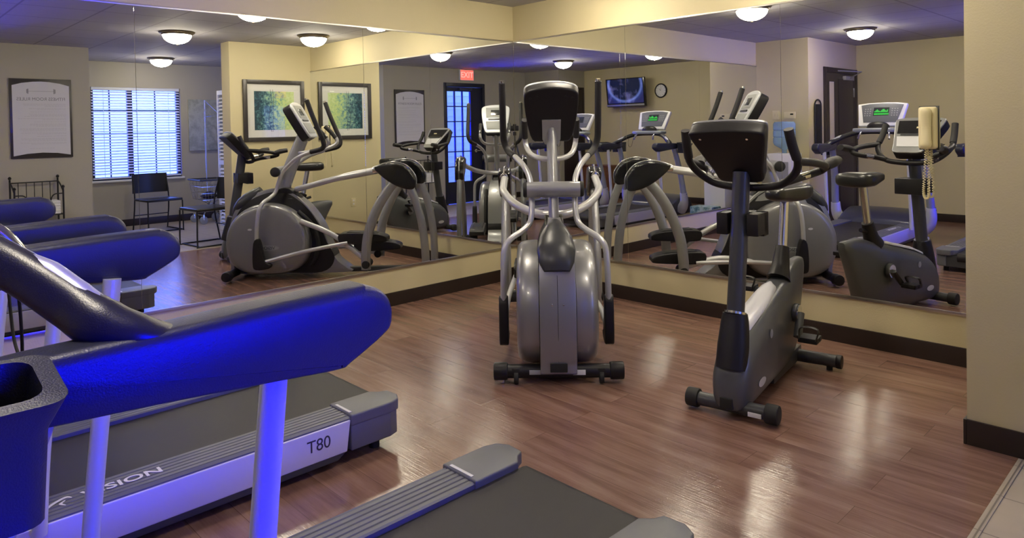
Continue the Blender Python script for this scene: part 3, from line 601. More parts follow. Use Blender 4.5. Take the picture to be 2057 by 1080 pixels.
# deck
MB().bb(-.40, .40, -1.60, -.04, .045, .150, .01).build('deck_frame', 'graphite', tm)
d = MB()
bp = [(-.02, .150), (-.012, .166), (-.03, .174), (-1.55, .174), (-1.55, .165), (-.05, .165)]
d.prism([(-1.62, .172), (-.055, .172), (-.035, .168), (-.022, .155), (-.018, .135), (-.022, .112), (-.036, .098), (-.055, .094), (-1.62, .094)], 'x', -.252, .252)
d.build('running_belt', 'belt', tm)
for s in (-1, 1):
    rl = MB()
    pf = [(.258, .168), (.258, .186)]
    for k in range(6): x = .266+k*.024; pf += [(x, .190), (x+.015, .190), (x+.017, .1865), (x+.021, .1865)]
    pf += [(.412, .190), (.422, .184), (.422, .160), (.258, .160)]
    rl.prism([(s*p[0], p[1]) for p in pf], 'y', -1.62, -.25)
    rail = rl.build('foot_rail', 'tm_cap', tm, sharp=25)
    cp = MB(); cp.prism([(s*.252, -.27), (s*.252, -.075), (s*.285, -.045), (s*.30, -.01), (s*.37, -.004), (s*.415, -.03), (s*.43, -.08), (s*.43, -.27)], 'z', .150, .197, .008)
    cp.prism([(s*.34, -.27), (s*.34, -.03), (s*.41, -.035), (s*.428, -.08), (s*.428, -.27)], 'z', .05, .16, .006)
    cap = cp.build('end_cap', 'tm_cap', tm)
    MB().bb(s*.285, s*.40, -.262, -.250, .1965, .199).build('cap_stripe', 'text_lt', cap)
    sp_ = MB().prism([(-1.72, .055), (-1.72, .178), (-.272, .178), (-.290, .055)], 'x', s*.405, s*.428, .004).build('side_panel', 'tm_side', tm)
    sk = MB().prism([(-1.72, .030), (-1.72, .056), (-.29, .056), (-.33, .030)], 'x', s*.40, s*.424, .003).build('side_skirt', 'graphite', tm)
    MB().cyl((s*.36, -.12, .0), (s*.36, -.12, .05), .022).build('rear_foot', 'rubber', tm)
    MB().cyl((s*.33-.015, -1.80, .035), (s*.33+.015, -1.80, .035), .035, bev=.004).build('transport_wheel', 'rubber', tm)
    # thin rear post
    MB().tube([(s*.452, -1.345, .165), (s*.450, -1.33, .40), (s*.447, -1.295, .75), (s*.447, -1.27, 1.0)], .0205, seg=18).build('handrail_post', 'tm_post', tm)
    # upright with boot
    MB().tube([(s*.525, -1.785, .27), (s*.522, -1.765, .42), (s*.510, -1.725, .64), (s*.495, -1.66, .87), (s*.485, -1.60, 1.03)], [.043, .042, .040, .038, .036], seg=20).build('upright', 'tm_tube', tm)
    ac = MB().tube([(s*.492, -1.43, 1.085), (s*.487, -1.475, 1.095), (s*.465, -1.510, 1.108), (s*.425, -1.535, 1.130), (s*.37, -1.572, 1.165), (s*.30, -1.615, 1.198), (s*.20, -1.655, 1.225), (s*.10, -1.675, 1.235), (0, -1.68, 1.237)], [.030, .038, .036, .030, .0285, .0285, .030, .032, .032], ry=[.010, .024, .032, .031, .0295, .0295, .030, .032, .032], up=(0, 0, 1), seg=22).build('console_arch', 'tm_arch', tm)
    MB().tube([(s*.462, -1.508, 1.124), (s*.425, -1.531, 1.1395), (s*.385, -1.556, 1.165), (s*.345, -1.582, 1.188)], [.016, .021, .021, .012], ry=[.016, .024, .024, .016], up=(0, 0, 1), seg=18).build('pulse_grip', 'tube', ac)
    bt = MB(); bt.tube([(s*.43, -1.84, .12), (s*.485, -1.82, .17), (s*.520, -1.795, .25), (s*.523, -1.775, .37)], [.085, .075, .062, .052], ry=[.085, .07, .058, .052], seg=22)
    bto = bt.build('upright_boot', 'tm_post', tm)
    MB().lathe([(.001, 0), (.008, 0), (.001, s*.004)], c=(s*.575, -1.775, .345), seg=12, axis='x').build('bolt', 'graphite', bto)
    # padded handrail
    pr = [(-1.165, 1.107), (-1.150, 1.106), (-1.122, 1.095), (-1.105, 1.072), (-1.104, 1.040), (-1.120, 1.022), (-1.180, .990), (-1.200, .984), (-1.28, .990), (-1.45, 1.004), (-1.60, 1.014), (-1.64, 1.02), (-1.655, 1.05), (-1.64, 1.085), (-1.60, 1.094), (-1.45, 1.098), (-1.30, 1.104)]
    rings = []
    P2 = smooth_path([(p[0], p[1], 0) for p in pr], 4, True)
    cy = sum(p.x for p in P2)/len(P2); cz = 1.045
    for lat, k in ((.450, .86), (.453, .95), (.460, .988), (.470, 1.0), (.512, 1.0), (.521, .988), (.527, .95), (.530, .86)):
        rg = []
        for p in P2:
            dz_ = (p.y-cz)*(k if p.y < 1.06 else (1-(1-k)*2.2)); dy_ = p.x
            if p.x > -1.2: dy_ = p.x-(1-k)*.08
            rg.append((s*lat, dy_, cz+dz_))
        rings.append(rg)
    arm = MB().loft(rings).build('handrail', 'tm_arm', tm, sharp=55)
    # bottle pocket hung at the front of the rail
    pk = MB()
    def rr(x0, x1, y0, y1, z_in, z_out, r=.022, n=5):
        o_ = []
        for (cx_, cy_, a0) in ((x1-r, y1-r, 0), (x0+r, y1-r, PI/2), (x0+r, y0+r, PI), (x1-r, y0+r, 3*PI/2)):
            for k in range(n):
                a = a0+PI/2*k/(n-1); x = cx_+r*math.cos(a); y = cy_+r*math.sin(a)
                t = (abs(x)-.53)/(.15); o_.append((x, y, z_in+(z_out-z_in)*t))
        return [(s*p[0], p[1], p[2]) for p in o_]
    o1 = rr(.532, .632, -1.84, -1.605, .955, .950); o2 = rr(.532, .655, -1.85, -1.585, 1.105, 1.078); i2 = rr(.545, .640, -1.835, -1.605, 1.107, 1.080); i1 = rr(.545, .622, -1.83, -1.62, .975, .970)
    pk.loft([o1, rr(.532, .636, -1.843, -1.600, 1.062, 1.040), o2, i2, i1])
    po = pk.build('bottle_pocket', 'tm_arm', tm, sharp=50)
    MB().lathe([(.001, 0), (.008, 0), (.006, s*.004), (.001, s*.005)], c=(s*.5605, -1.70, 1.02), seg=12, axis='x').build('screw', 'chrome', po)
text('model_lettering', 'T80', .068, frame_mtx((.4285, -.415, .122), (0, 1, 0), (0, 0, 1)), 'text_dk', tm, xs=.95)
text('brand_lettering', 'VISION', .062, frame_mtx((.338, -1.085, .1915), (0, 1, 0), (-1, 0, 0)), 'text_lt', tm, xs=1.25, bold=.001)
sw = MB(); sw.tube([(.36, -1.31, .1915), (.335, -1.29, .1915), (.315, -1.25, .1915), (.33, -1.235, .1915)], [.002, .006, .006, .002], ry=.0007, up=(0, 0, 1), seg=8); sw.tube([(.37, -1.26, .1915), (.35, -1.27, .1915), (.335, -1.255, .1915)], [.002, .005, .002], ry=.0007, up=(0, 0, 1), seg=8)
sw.build('brand_swoosh', 'text_lt', tm)
text('left_model_lettering', 'T80', .068, frame_mtx((-.4285, -.415, .122), (0, -1, 0), (0, 0, 1)), 'text_dk', tm, xs=.95).name = 'model_lettering'
# hood
rings = []
for x, k in ((-.43, .90), (-.415, .97), (-.38, 1), (-.2, 1.04), (0, 1.05), (.2, 1.04), (.38, 1), (.415, .97), (.43, .90)):
    pf = [(-1.58, .05), (-1.58, .185), (-1.66, .235), (-1.78, .285), (-1.95, .315), (-2.06, .29), (-2.13, .21), (-2.14, .10), (-2.10, .05)]
    rings.append([(x, p.x, .05+(p.y-.05)*k) for p in smooth_path([(q[0], q[1], 0) for q in pf], 3, True)])
MB().loft(rings).build('motor_hood', 'tm_hood', tm, sharp=50)
# console
def tface(prof, n0, n1, name, m, parent, bev=.005, smooth=0):
    b = MB(); b.prism(prof, 'z', n0, n1, bev, smooth=smooth)
    u = Vector((0, -.42, .9075)); n = Vector((0, .9075, .42)); o = Vector((0, -1.80, 1.435))
    bmesh.ops.transform(b.bm, matrix=Matrix(((1, 0, 0, o.x), (0, u.y, n.y, o.y), (0, u.z, n.z, o.z), (0, 0, 0, 1))), verts=b.bm.verts); return b.build(name, m, parent)
def arcshape(wt, wb, zt, zb): return [(-wb, zb), (wb, zb), (wt, zt), (wt*.6, zt+.016), (0, zt+.022), (-wt*.6, zt+.016), (-wt, zt)]
tc = tface(arcshape(.275, .232, .135, -.15), -.045, .0, 'console_housing', 'white', tm, .012)
tface(arcshape(.232, .182, .118, -.105), -.004, .006, 'console_face', 'tm_cap', tc, .003)
lay = tface([(-.085, -.02), (.085, -.02), (.085, .085), (-.085, .085)], .004, .0075, 'display', 'screen', tc, .001)
g = MB()
random.seed(3)
hs = [.3, .55, .8, .55, .35, .3, .6, .9, .9, .6, .4, .7]
pls = []
for k, hh in enumerate(hs): pls.append((-.075+k*.0125, .0095+.02, hh*.045))
def led(rects, name):
    b = MB()
    for x0, x1, u0, u1 in rects: b.bb(x0, x1, u0, u1, .0078, .0088)
    u = Vector((0, -.42, .9075)); n = Vector((0, .9075, .42)); o = Vector((0, -1.80, 1.435))
    bmesh.ops.transform(b.bm, matrix=Matrix(((1, 0, 0, o.x), (0, u.y, n.y, o.y), (0, u.z, n.z, o.z), (0, 0, 0, 1))), verts=b.bm.verts); b.build(name, 'led', lay)
led([(x, x+.010, .022, .022+h_) for x, _, h_ in pls]+[(-.075+k*.0135, -.075+k*.0135+.010, -.012, .010) for k in range(12)], 'led_readout')
kb = MB()
for sgn in (-1, 1):
    for i in range(3):
        for j in range(4): kb.box((sgn*(.12+i*.028), j*.028-.02, .007), (.014, .012, .003))
u = Vector((0, -.42, .9075)); n = Vector((0, .9075, .42)); o = Vector((0, -1.80, 1.435))
bmesh.ops.transform(kb.bm, matrix=Matrix(((1, 0, 0, o.x), (0, u.y, n.y, o.y), (0, u.z, n.z, o.z), (0, 0, 0, 1))), verts=kb.bm.verts); kb.build('console_buttons', 'keypad', tc)
tr = MB(); tr.prism([(-.26, -1.62), (-.27, -1.72), (-.22, -1.82), (.22, -1.82), (.27, -1.72), (.26, -1.62), (.16, -1.59), (-.16, -1.59)], 'z', 1.225, 1.275, .02)
tro = tr.build('console_tray', 'tm_tube', tm)
MB().lathe([(.125, 0), (.12, .03), (.09, .058), (.05, .07), (.001, .074)], c=(0, -1.70, 1.275), seg=32, sc=(1, .6)).build('fan_cover', 'black', tro)
MB().tube([(-.07, -1.75, 1.25), (-.07, -1.80, 1.33)], .03, sm=1).build('console_neck', 'tm_tube', tro)
MB().tube([(.07, -1.75, 1.25), (.07, -1.80, 1.33)], .03, sm=1).build('console_neck', 'tm_tube', tro)
for s in (-1, 1):
    MB().tube([(s*.15, -1.61, 1.235), (s*.16, -1.57, 1.20), (s*.17, -1.54, 1.15)], .012, seg=12).build('pulse_stub', 'chrome', tro)
MB().tube([(.20, -1.58, 1.20), (.215, -1.575, 1.13), (.235, -1.573, 1.06), (.265, -1.57, 1.035), (.295, -1.572, 1.06), (.30, -1.575, 1.13), (.285, -1.58, 1.19)], .0022, seg=8).build('safety_cord', 'rubber', tm)
t2 = copy_tree(tm, (3.055, -2.66, 0), 'treadmill in the near left foreground, its belt running out of the bottom of the picture')

# ------------------------------------------------------------------ telephone
ph = thing('wall_telephone', 'cream corded telephone mounted on the right mirror wall beside the bike', 'telephone', (3.333, 0, 1.31))
b = MB(); b.box((0, -.022, .0), (.092, .044, .235), .018, seg=4); b.build('base_unit', 'cream', ph)
b = MB(); b.tube([(0, -.060, -.105), (0, -.066, -.09), (0, -.062, 0), (0, -.066, .09), (0, -.060, .108)], [.020, .030, .026, .030, .020], ry=[.014, .020, .014, .020, .012], up=(0, 1, 0), seg=20)
b.box((0, -.045, .078), (.045, .03, .045), .008); b.box((0, -.045, -.078), (.045, .03, .045), .008)
b.build('handset', 'cream', ph)
pts = []
ctrl = smooth_path([(-.004, -.045, -.115), (-.010, -.045, -.20), (-.016, -.045, -.30), (-.018, -.045, -.37), (-.006, -.045, -.395), (.006, -.043, -.37), (.004, -.040, -.28), (.002, -.035, -.18), (.0, -.03, -.112)], 26)
for i, p in enumerate(ctrl): a = i*1.55; pts.append(p+Vector((math.cos(a)*.0065, math.sin(a)*.0065, 0)))
MB().tube(pts, .0023, seg=6, sm=1).build('coiled_cord', 'cream', ph)
MB().bb(-.05, .05, -.004, 0, -.122, .122, .001).build('wall_plate', 'graphite', ph)

# ------------------------------------------------------------------ picture on the partition side
def picture(name, label, y0, y1, z0, z1, x, art, fw, matw, dirn=-1):
    t = thing(name, label, 'picture', (x, (y0+y1)/2, (z0+z1)/2))
    hy, hz = abs(y1-y0)/2, (z1-z0)/2; D_ = dirn
    b = MB(); b.bb(D_*.001, D_*.028, -hy, -hy+fw, -hz, hz, .003); b.bb(D_*.001, D_*.028, hy-fw, hy, -hz, hz, .003); b.bb(D_*.001, D_*.028, -hy+fw, hy-fw, -hz, -hz+fw, .003); b.bb(D_*.001, D_*.028, -hy+fw, hy-fw, hz-fw, hz, .003)
    b.build('frame', 'frame', t)
    MB().bb(D_*.001, D_*.010, -hy+fw, hy-fw, -hz+fw, hz-fw).build('mat_board', 'mat_board', t)
    MB().bb(D_*.010, D_*.0115, -hy+fw+matw, hy-fw-matw, -hz+fw+matw, hz-fw-matw).build('print', art, t)
    return t
pic = picture('framed_picture', 'square framed green and teal botanical print on the yellow side of the partition', -.89, -.10, 1.25, 2.0, XC, 'art', .050, .088)
st = MB()
random.seed(5)
for q in range(2):
    y = -.03-q*.028; st.tube([(-.0125, y+random.uniform(-.02, .02), -.26+.13*k) for k in range(5)], .0008, ry=.0022, up=(0, 1, 0), seg=6)
st.build('painted_stems', 'frame', pic)
MB().bb(-.024, -.022, -.345, .345, -.325, .325).build('picture_glass', 'glass', pic)
ou = thing('wall_outlet', 'beige power outlet low on the side of the partition', 'outlet', (XC, -.59, .40))
MB().bb(-.006, 0, -.035, .035, -.057, .057, .002).build('cover_plate', 'cream', ou)
for z in (-.022, .022): MB().bb(-.0075, -.005, -.012, .012, z-.012, z+.012, .001).build('socket', 'white', ou)

# ------------------------------------------------------------------ rules sign
ps = thing('framed_rules_sign', 'dark framed white fitness room rules sign with arched top, left of the glass door', 'sign', (XP, -2.65, 1.575))
b = MB(); b.bb(-.022, -.001, -.31, .31, -.465, .465, .003); b.build('frame', 'frame', ps)
prf = [(-.285, -.437), (-.15, -.412), (0, -.403), (.15, -.412), (.285, -.437), (.285, .385), (.19, .413), (.08, .430), (0, .434), (-.08, .430), (-.19, .413), (-.285, .385)]
sh = MB().prism(prf, 'x', -.0245, -.0215).build('sheet', 'paper', ps)
fm = lambda y, z: frame_mtx((-.0248, y, z), (0, -1, 0), (0, 0, 1))
text('title_lettering', 'FITNESS ROOM RULES', .052, fm(0, .225), 'ink', sh, xs=.95, depth=.0003)
b = MB()
for s in (-1, 1):
    for k, (hh, off) in enumerate(((.030, 0), (.024, .010))): b.bb(-.0252, -.0244, s*.13+s*off-.004, s*.13+s*off+.004, .318-hh, .318+hh)
b.bb(-.0252, -.0244, -.13, .13, .3165, .3195)
b.build('dumbbell_emblem', 'ink', sh)
random.seed(11); b = MB(); z = .165
while z > -.30:
    wv = random.uniform(.18, .25); n = random.randint(1, 3)
    for k in range(n):
        ww = wv if k < n-1 else random.uniform(.08, .22)
        y = .245
        while y > .245-2*ww:
            l = random.uniform(.012, .035); b.bb(-.0251, -.0244, y-l, y, z, z+.0055); y -= l+.006
        z -= .0135
    z -= .012
for k in range(9): b.bb(-.0251, -.0244, .12-k*.028-.02, .12-k*.028, -.355, -.350)
b.build('fine_print', 'ink2', sh)

# ------------------------------------------------------------------ glass exit door
d1 = thing('door_1', 'dark framed glass door', 'door', (XP, 0, 0)); d1['kind'] = 'structure'
del d1['label']; del d1['category']
b = MB(); b.bb(-.015, .15, -3.455, -3.40, 0, 2.19, .004); b.bb(-.015, .15, -4.37, -4.315, 0, 2.19, .004); b.bb(-.015, .15, -4.315, -3.455, 2.12, 2.19, .004); b.build('door_frame', 'navy', d1)
b = MB(); b.bb(.03, .075, -3.50, -3.458, .01, 2.115); b.bb(.03, .075, -4.312, -4.05, .01, 2.115); b.bb(.03, .075, -4.05, -3.50, 2.04, 2.115); b.bb(.03, .075, -4.05, -3.50, .01, .40, .0)
leaf = b.build('door_leaf', 'navy', d1)
b = MB()
for k in range(1, 3): y = -3.50-.55*k/3; b.bb(.035, .07, y-.009, y+.009, .40, 2.04)
for k in range(1, 6): z = .40+1.64*k/6; b.bb(.036, .069, -4.05, -3.50, z-.009, z+.009)
b.build('glazing_bars', 'navy', leaf)
MB().bb(.050, .055, -4.05, -3.50, .40, 2.04).build('glass', 'glass', leaf)
b = MB(); b.tube([(.03, -4.15, .95), (-.02, -4.15, .95), (-.02, -4.27, .95)], .010, sm=1); b.cyl((.03, -4.15, .95), (.01, -4.15, .95), .028); b.build('door_handle', 'chrome', leaf)
b = MB(); b.bb(-.03, .03, -4.05, -3.75, 2.06, 2.10, .004); b.build('door_closer', 'graphite', leaf)
ex = thing('exit_sign', 'lit red exit sign above the glass door', 'sign', (XP, -3.915, 2.335))
MB().bb(-.045, -.001, -.165, .165, -.10, .10, .006).build('housing', 'white', ex)
face = MB().bb(-.048, -.044, -.150, .150, -.088, .088, .001).build('lit_face', 'red', ex)
text('exit_lettering', 'EXIT', .145, frame_mtx((-.0488, 0, 0), (0, -1, 0), (0, 0, 1)), 'red2', face, xs=1.0, depth=.0004, bold=.002)

# ------------------------------------------------------------------ window with blinds
wn = thing('window_1', '', ''); del wn['label']; del wn['category']; wn['kind'] = 'structure'; wn.location = (XW, 0, 0)
b = MB(); f_ = .045
b.bb(.05, .11, wy0, wy0+f_, wz0, wz1); b.bb(.05, .11, wy1-f_, wy1, wz0, wz1); b.bb(.05, .11, wy0+f_, wy1-f_, wz0, wz0+f_); b.bb(.05, .11, wy0+f_, wy1-f_, wz1-f_, wz1)
ym = -1.21; b.bb(.05, .11, ym-.035, ym+.035, wz0+f_, wz1-f_)
wf = b.build('window_frame', 'navy', wn)
b = MB()
for y in (-1.48, -.85): b.bb(.07, .09, y-.008, y+.008, wz0+f_, wz1-f_)
for k in range(1, 4): z = wz0+(wz1-wz0)*k/4; b.bb(.07, .09, wy0+f_, wy1-f_, z-.008, z+.008)
b.build('glazing_bars', 'navy', wf)
MB().bb(.078, .082, wy0+f_, wy1-f_, wz0+f_, wz1-f_).build('glass', 'glass', wf)
MB().bb(-.03, .05, wy0-.03, wy1+.03, wz0-.03, wz0, .004).build('window_sill', 'white', wn)
bl = thing('window_blinds', 'white horizontal slat blinds hanging in the alcove window', 'blinds', (XW, (wy0+wy1)/2, wz1))
hw = (wy1-wy0)/2-.012
MB().bb(.008, .045, -hw, hw, -.045, 0, .003).build('head_rail', 'blind', bl)
b = MB(); nsl = 30
for k in range(nsl):
    z = -.07-k*(1.25/nsl); b.box((.028, 0, z), (.036, 2*hw, .0016), rot=Matrix.Rotation(math.radians(-32), 3, 'Y'))
b.build('slats', 'blind', bl)
b = MB()
for y in (-.45, 0, .45): b.bb(.026, .030, y-.003, y+.003, -1.33, -.04)
b.build('ladder_tapes', 'blind', bl)
MB().bb(.014, .042, -hw, hw, -1.352, -1.33, .003).build('bottom_rail', 'blind', bl)

# grey canvas on the window wall
cv = thing('canvas_print', 'grey abstract canvas on the wall to the right of the window in the mirror', 'picture', (XW, -.02, 1.50))
MB().bb(-.035, -.001, -.37, .37, -.405, .405, .003).build('stretched_canvas', 'canvas', cv)
# white louvred shutter beside the partition
lv = thing('louvred_shutter', 'narrow tall white louvred shutter panel standing in the alcove by the grey canvas', 'shutter', (5.38, -.50, 0))
b = MB(); b.bb(-.135, -.105, -.012, .012, 0, 1.96, .003); b.bb(.105, .135, -.012, .012, 0, 1.96, .003)
for z in (0, .92, 1.90): b.bb(-.105, .105, -.012, .012, z, z+.06)
lvf = b.build('frame', 'white', lv)
b = MB()
for k in range(35):
    z = .08+k*.052
    if .90 < z < .99 or z > 1.88: continue
    b.box((0, 0, z), (.21, .034, .004), rot=Matrix.Rotation(math.radians(40), 3, 'X'))
b.build('louvres', 'white', lvf)

# ------------------------------------------------------------------ stacking chairs
ch = thing('stacking_chair', 'black sled-base chair standing under the alcove window', 'chair', (6.10, -1.14, 0), -PI/2-.10, 'black sled-base chairs')
# local: faces -y -> rotate so it faces -x
for s in (-1, 1):
    MB().tube([(s*.235, -.23, .43), (s*.238, -.235, .02), (s*.238, -.20, .011), (s*.238, .24, .011), (s*.238, .27, .02), (s*.235, .20, .45), (s*.225, .27, .80)], .0095, seg=10, sm=3).build('side_frame', 'iron', ch)
b = MB(); b.tube([(-.237, -.20, .011), (.237, -.20, .011)], .009, sm=1); b.tube([(-.237, .22, .22), (.237, .22, .22)], .007, sm=1); b.build('cross_bar', 'iron', ch)
MB().box((0, -.01, .445), (.485, .45, .035), .014, seg=3).build('seat', 'seat', ch)
rings = []
for x in [i*.24/5 for i in range(-5, 6)]:
    yb = .255+.03*(1-(x/.24)**2); rings.append([(x, yb-.012, .53), (x, yb+.010, .53), (x, yb+.012, .66), (x, yb+.028, .80), (x, yb+.006, .805), (x, yb-.012, .66)])
MB().loft(rings).build('backrest', 'seat', ch)
c2 = copy_tree(ch, (4.285, -1.14, 0), 'black sled-base chair in front of the end of the partition, blue light on its seat'); c2.rotation_euler = (0, 0, -.08)

# ------------------------------------------------------------------ wire laundry cart
ct = thing('laundry_cart', 'wheeled wire laundry cart with a tall hanging pole beside the window', 'cart', (6.45, -.30, 0))
b = MB(); zb_, zt_ = .36, .66
def rect(z, hx, hy): return [(-hx, -hy, z), (hx, -hy, z), (hx, hy, z), (-hx, hy, z)]
for z, k in ((zb_, .8), (.46, .87), (.56, .93)): 
    p = rect(z, .25*k, .21*k); b.tube(p+[p[0]], .0035, seg=6, sm=1)
for k in range(9):
    t = -1+2*k/8
    for s in (-1, 1):
        b.tube([(.20*t, s*.168, zb_), (.25*t, s*.21, zt_)], .0022, seg=5, sm=1); b.tube([(s*.20, .168*t, zb_), (s*.25, .21*t, zt_)], .0022, seg=5, sm=1)
    b.tube([(.20*t, -.168, zb_), (.20*t, .168, zb_)], .0022, seg=5, sm=1)
b.build('wire_basket', 'chrome', ct)
b = MB(); p = rect(zt_, .255, .215); b.tube(p+[p[0]], .014, seg=8, sm=1); b.build('basket_rim', 'graphite', ct)
b = MB()
for s in (-1, 1):
    b.tube([(s*.19, -.16, .13), (-s*.16, .10, zb_)], .009, sm=1); b.tube([(s*.19, .16, .13), (-s*.16, -.10, zb_)], .009, sm=1)
b.tube([(-.19, -.16, .13), (.19, -.16, .13)], .009, sm=1); b.tube([(-.19, .16, .13), (.19, .16, .13)], .009, sm=1); b.build('leg_frame', 'chrome', ct)
for sx_ in (-1, 1):
    for sy_ in (-1, 1):
        wh = MB().cyl((sx_*.19-.012, sy_*.16, .06), (sx_*.19+.012, sy_*.16, .06), .06, bev=.006).build('caster', 'keypad', ct)
        MB().bb(sx_*.19-.018, sx_*.19+.018, sy_*.16-.015, sy_*.16+.015, .06, .14, .003).build('caster_fork', 'chrome', wh)
b = MB(); b.cyl((0, -.03, zb_), (0, -.03, 1.87), .011, seg=12); b.build('hanging_pole', 'chrome', ct)
b = MB(); b.tube([(0, -.03, 1.86), (0, .18, 1.66), (0, .02, 1.62), (0, -.03, 1.62)], .008, sm=1); b.build('hanging_bracket', 'chrome', ct)
ld = MB()
random.seed(2)
rings = []
for i in range(7):
    t = i/6; r_ = math.sin(PI*min(max(t, .05), .95)); rings.append([(-.15+.30*t, math.cos(a)*.12*r_*(1+.2*math.sin(3*a+i)), .415+math.sin(a)*.05*r_*(1+.3*math.cos(2*a+i))) for a in [2*PI*k/14 for k in range(14)]])
tag(ld.loft(rings).build('crumpled_laundry', 'blue_fabric', None, loc=(6.45, -.30, 0)), 'dark crumpled laundry lying in the wire basket of the cart', 'laundry')

# ------------------------------------------------------------------ towel rack
rk = thing('towel_rack', 'black iron rack with arched side rails under the rules sign, white towels on it', 'rack', (5.13, -2.75, 0))
for y in (-.235, .235):
    for x, h_ in ((.12, .87), (-.15, .76)):
        p_ = MB().cyl((x, y, 0), (x, y, h_), .010, seg=12); p_ = p_.build('post', 'iron', rk)
        MB().lathe([(.001, 0), (.014, .004), (.018, .018), (.012, .03), (.001, .036)], c=(x, y, h_), seg=14).build('finial', 'iron', p_)
    s = 1 if y > 0 else -1
    MB().tube([(.12, y, .84), (.0, y, .80), (-.15, y, .72)], .007).build('side_rail', 'iron', rk)
    MB().tube([(-.15, y, .70), (-.15, y-s*.09, .69), (-.15, y-s*.125, .62), (-.15, y-s*.13, .47)], .007).build('arched_rail', 'iron', rk)
b = MB(); b.tube([(.12, -.235, .83), (.12, .235, .83)], .007, sm=1)
for k in range(1, 6): y = -.235+.47*k/6; b.tube([(.12, y, .45), (.12, y, .83)], .0045, sm=1, seg=8)
b.build('back_rail', 'iron', rk)
for z in (.10, .455):
    b = MB()
    for k in range(9): x = -.15+.27*k/8; b.tube([(x, -.235, z), (x, .235, z)], .005, sm=1, seg=8)
    b.tube([(-.15, -.235, z), (.12, -.235, z)], .007, sm=1); b.tube([(-.15, .235, z), (.12, .235, z)], .007, sm=1)
    b.build('shelf', 'iron', rk)
first = None
for col, (x, y) in enumerate(((-.015, -.11), (-.015, .11))):
    for k in range(5):
        if first is None:
            b = MB(); b.box((0, 0, .0185), (.25, .20, .019), .008, seg=3); b.box((0, 0, .0325+.0015), (.248, .198, .010), .004)
            first = tag(b.build('folded_towel', 'towel', None), 'x', 'towel', 'folded white towels on the iron rack'); o = first
        else: o = first.copy(); COL.objects.link(o)
        o.location = (5.13+x, -2.75+y, .462-.009+k*.0305+.0)
        o['label'] = '%s folded white towel in the %s stack on the iron rack' % (['lowest', 'second lowest', 'middle', 'second highest', 'topmost'][k], ['right-hand', 'left-hand'][col])

# ------------------------------------------------------------------ tv, clock, cabinet on back wall
tv = thing('wall_television', 'flat television on a wall bracket showing a blue picture, on the back wall', 'television', (3.235, -5.98, 1.965), math.radians(2))
rt = Matrix.Rotation(math.radians(-6), 3, 'X')
b = MB(); b.box((0, 0, 0), (.84, .05, .52), .010, rot=rt); b.box((0, -.04, 0), (.55, .06, .34), .02, rot=rt); b.build('housing', 'gloss_black', tv)
b = MB(); b.box((0, 0, 0), (.775, .004, .435)); so = b.build('screen', 'tv', tv); so.location = (0, .0262, .022); so.rotation_euler = (math.radians(-6), 0, 0)
b = MB(); b.box((0, .024, -.232), (.82, .012, .035), .004, rot=rt); b.build('speaker_strip', 'silver', tv)
b = MB(); b.bb(-.12, .12, -.218, -.20, -.12, .12); b.bb(-.03, .03, -.20, -.06, -.03, .03); b.build('wall_bracket', 'graphite', tv)
ck = thing('wall_clock', 'round black rimmed clock on the back wall beside the television', 'clock', (2.62, -YB, 1.97))
MB().lathe([(.001, .002), (.125, .002), (.130, .02), (.124, .032), (.108, .030), (.105, .016), (.001, .016)], seg=40, axis='y').build('rim', 'black', ck)
MB().lathe([(.001, .0165), (.106, .0165), (.106, .019), (.001, .019)], seg=40, axis='y').build('dial', 'white', ck)
b = MB()
for k in range(12): a = 2*PI*k/12; b.box((math.sin(a)*.09, .020, math.cos(a)*.09), (.005, .001, .016), rot=Matrix.Rotation(a, 3, 'Y'))
b.build('hour_marks', 'text_dk', ck)
b = MB(); b.tube([(0, .021, 0), (.035, .021, .035)], .003, ry=.001, up=(0, 1, 0), sm=1, seg=6); b.tube([(0, .022, 0), (-.01, .022, .075)], .002, ry=.001, up=(0, 1, 0), sm=1, seg=6); b.build('hands', 'text_dk', ck)
cb = thing('wooden_cabinet', 'low reddish wooden cabinet against the back wall under the television', 'cabinet', (3.92, -6.02, 0))
MB().bb(-.33, .33, -.16, .15, .04, .60, .004).build('carcass', 'wood', cb)
MB().bb(-.35, .35, -.165, .17, .60, .625, .004).build('top_board', 'wood', cb)
MB().bb(-.31, .31, -.15, .13, 0, .04).build('plinth', 'darkwood', cb)
for s in (-1, 1):
    dd = MB().bb(s*.005, s*.315, .15, .166, .06, .585, .003).build('door', 'wood', cb)
    MB().lathe([(.001, 0), (.006, 0), (.006, .012), (.012, .018), (.001, .022)], c=(s*.03, .166, .36), seg=14, axis='y').build('knob', 'chrome', dd)

# ------------------------------------------------------------------ closet door (door_3), wooden door (door_2)
d3 = thing('door_3', '', ''); del d3['label']; del d3['category']; d3['kind'] = 'structure'; d3.location = (XCL, 0, 0)
b = MB(); b.bb(-.015, 0, -6.17, -6.11, 0, 2.12, .003); b.bb(-.015, 0, -5.63, -5.57, 0, 2.12, .003); b.bb(-.015, 0, -6.11, -5.63, 2.06, 2.12, .003); b.build('door_frame', 'darkwood', d3)
l3 = MB().bb(-.012, 0, -6.108, -5.632, 0.01, 2.058, .002).build('door_leaf', 'darkwood', d3)
b = MB(); b.cyl((-.01, -6.05, .95), (-.05, -6.05, .95), .010); b.lathe([(.001, 0), (.02, .004), (.028, .02), (.001, .035)], c=(-.085, -6.05, .95), seg=18, axis='x'); b.build('door_handle', 'chrome', l3)
d2 = thing('door_2', '', ''); del d2['label']; del d2['category']; d2['kind'] = 'structure'; d2.location = (XJ, 0, 0)
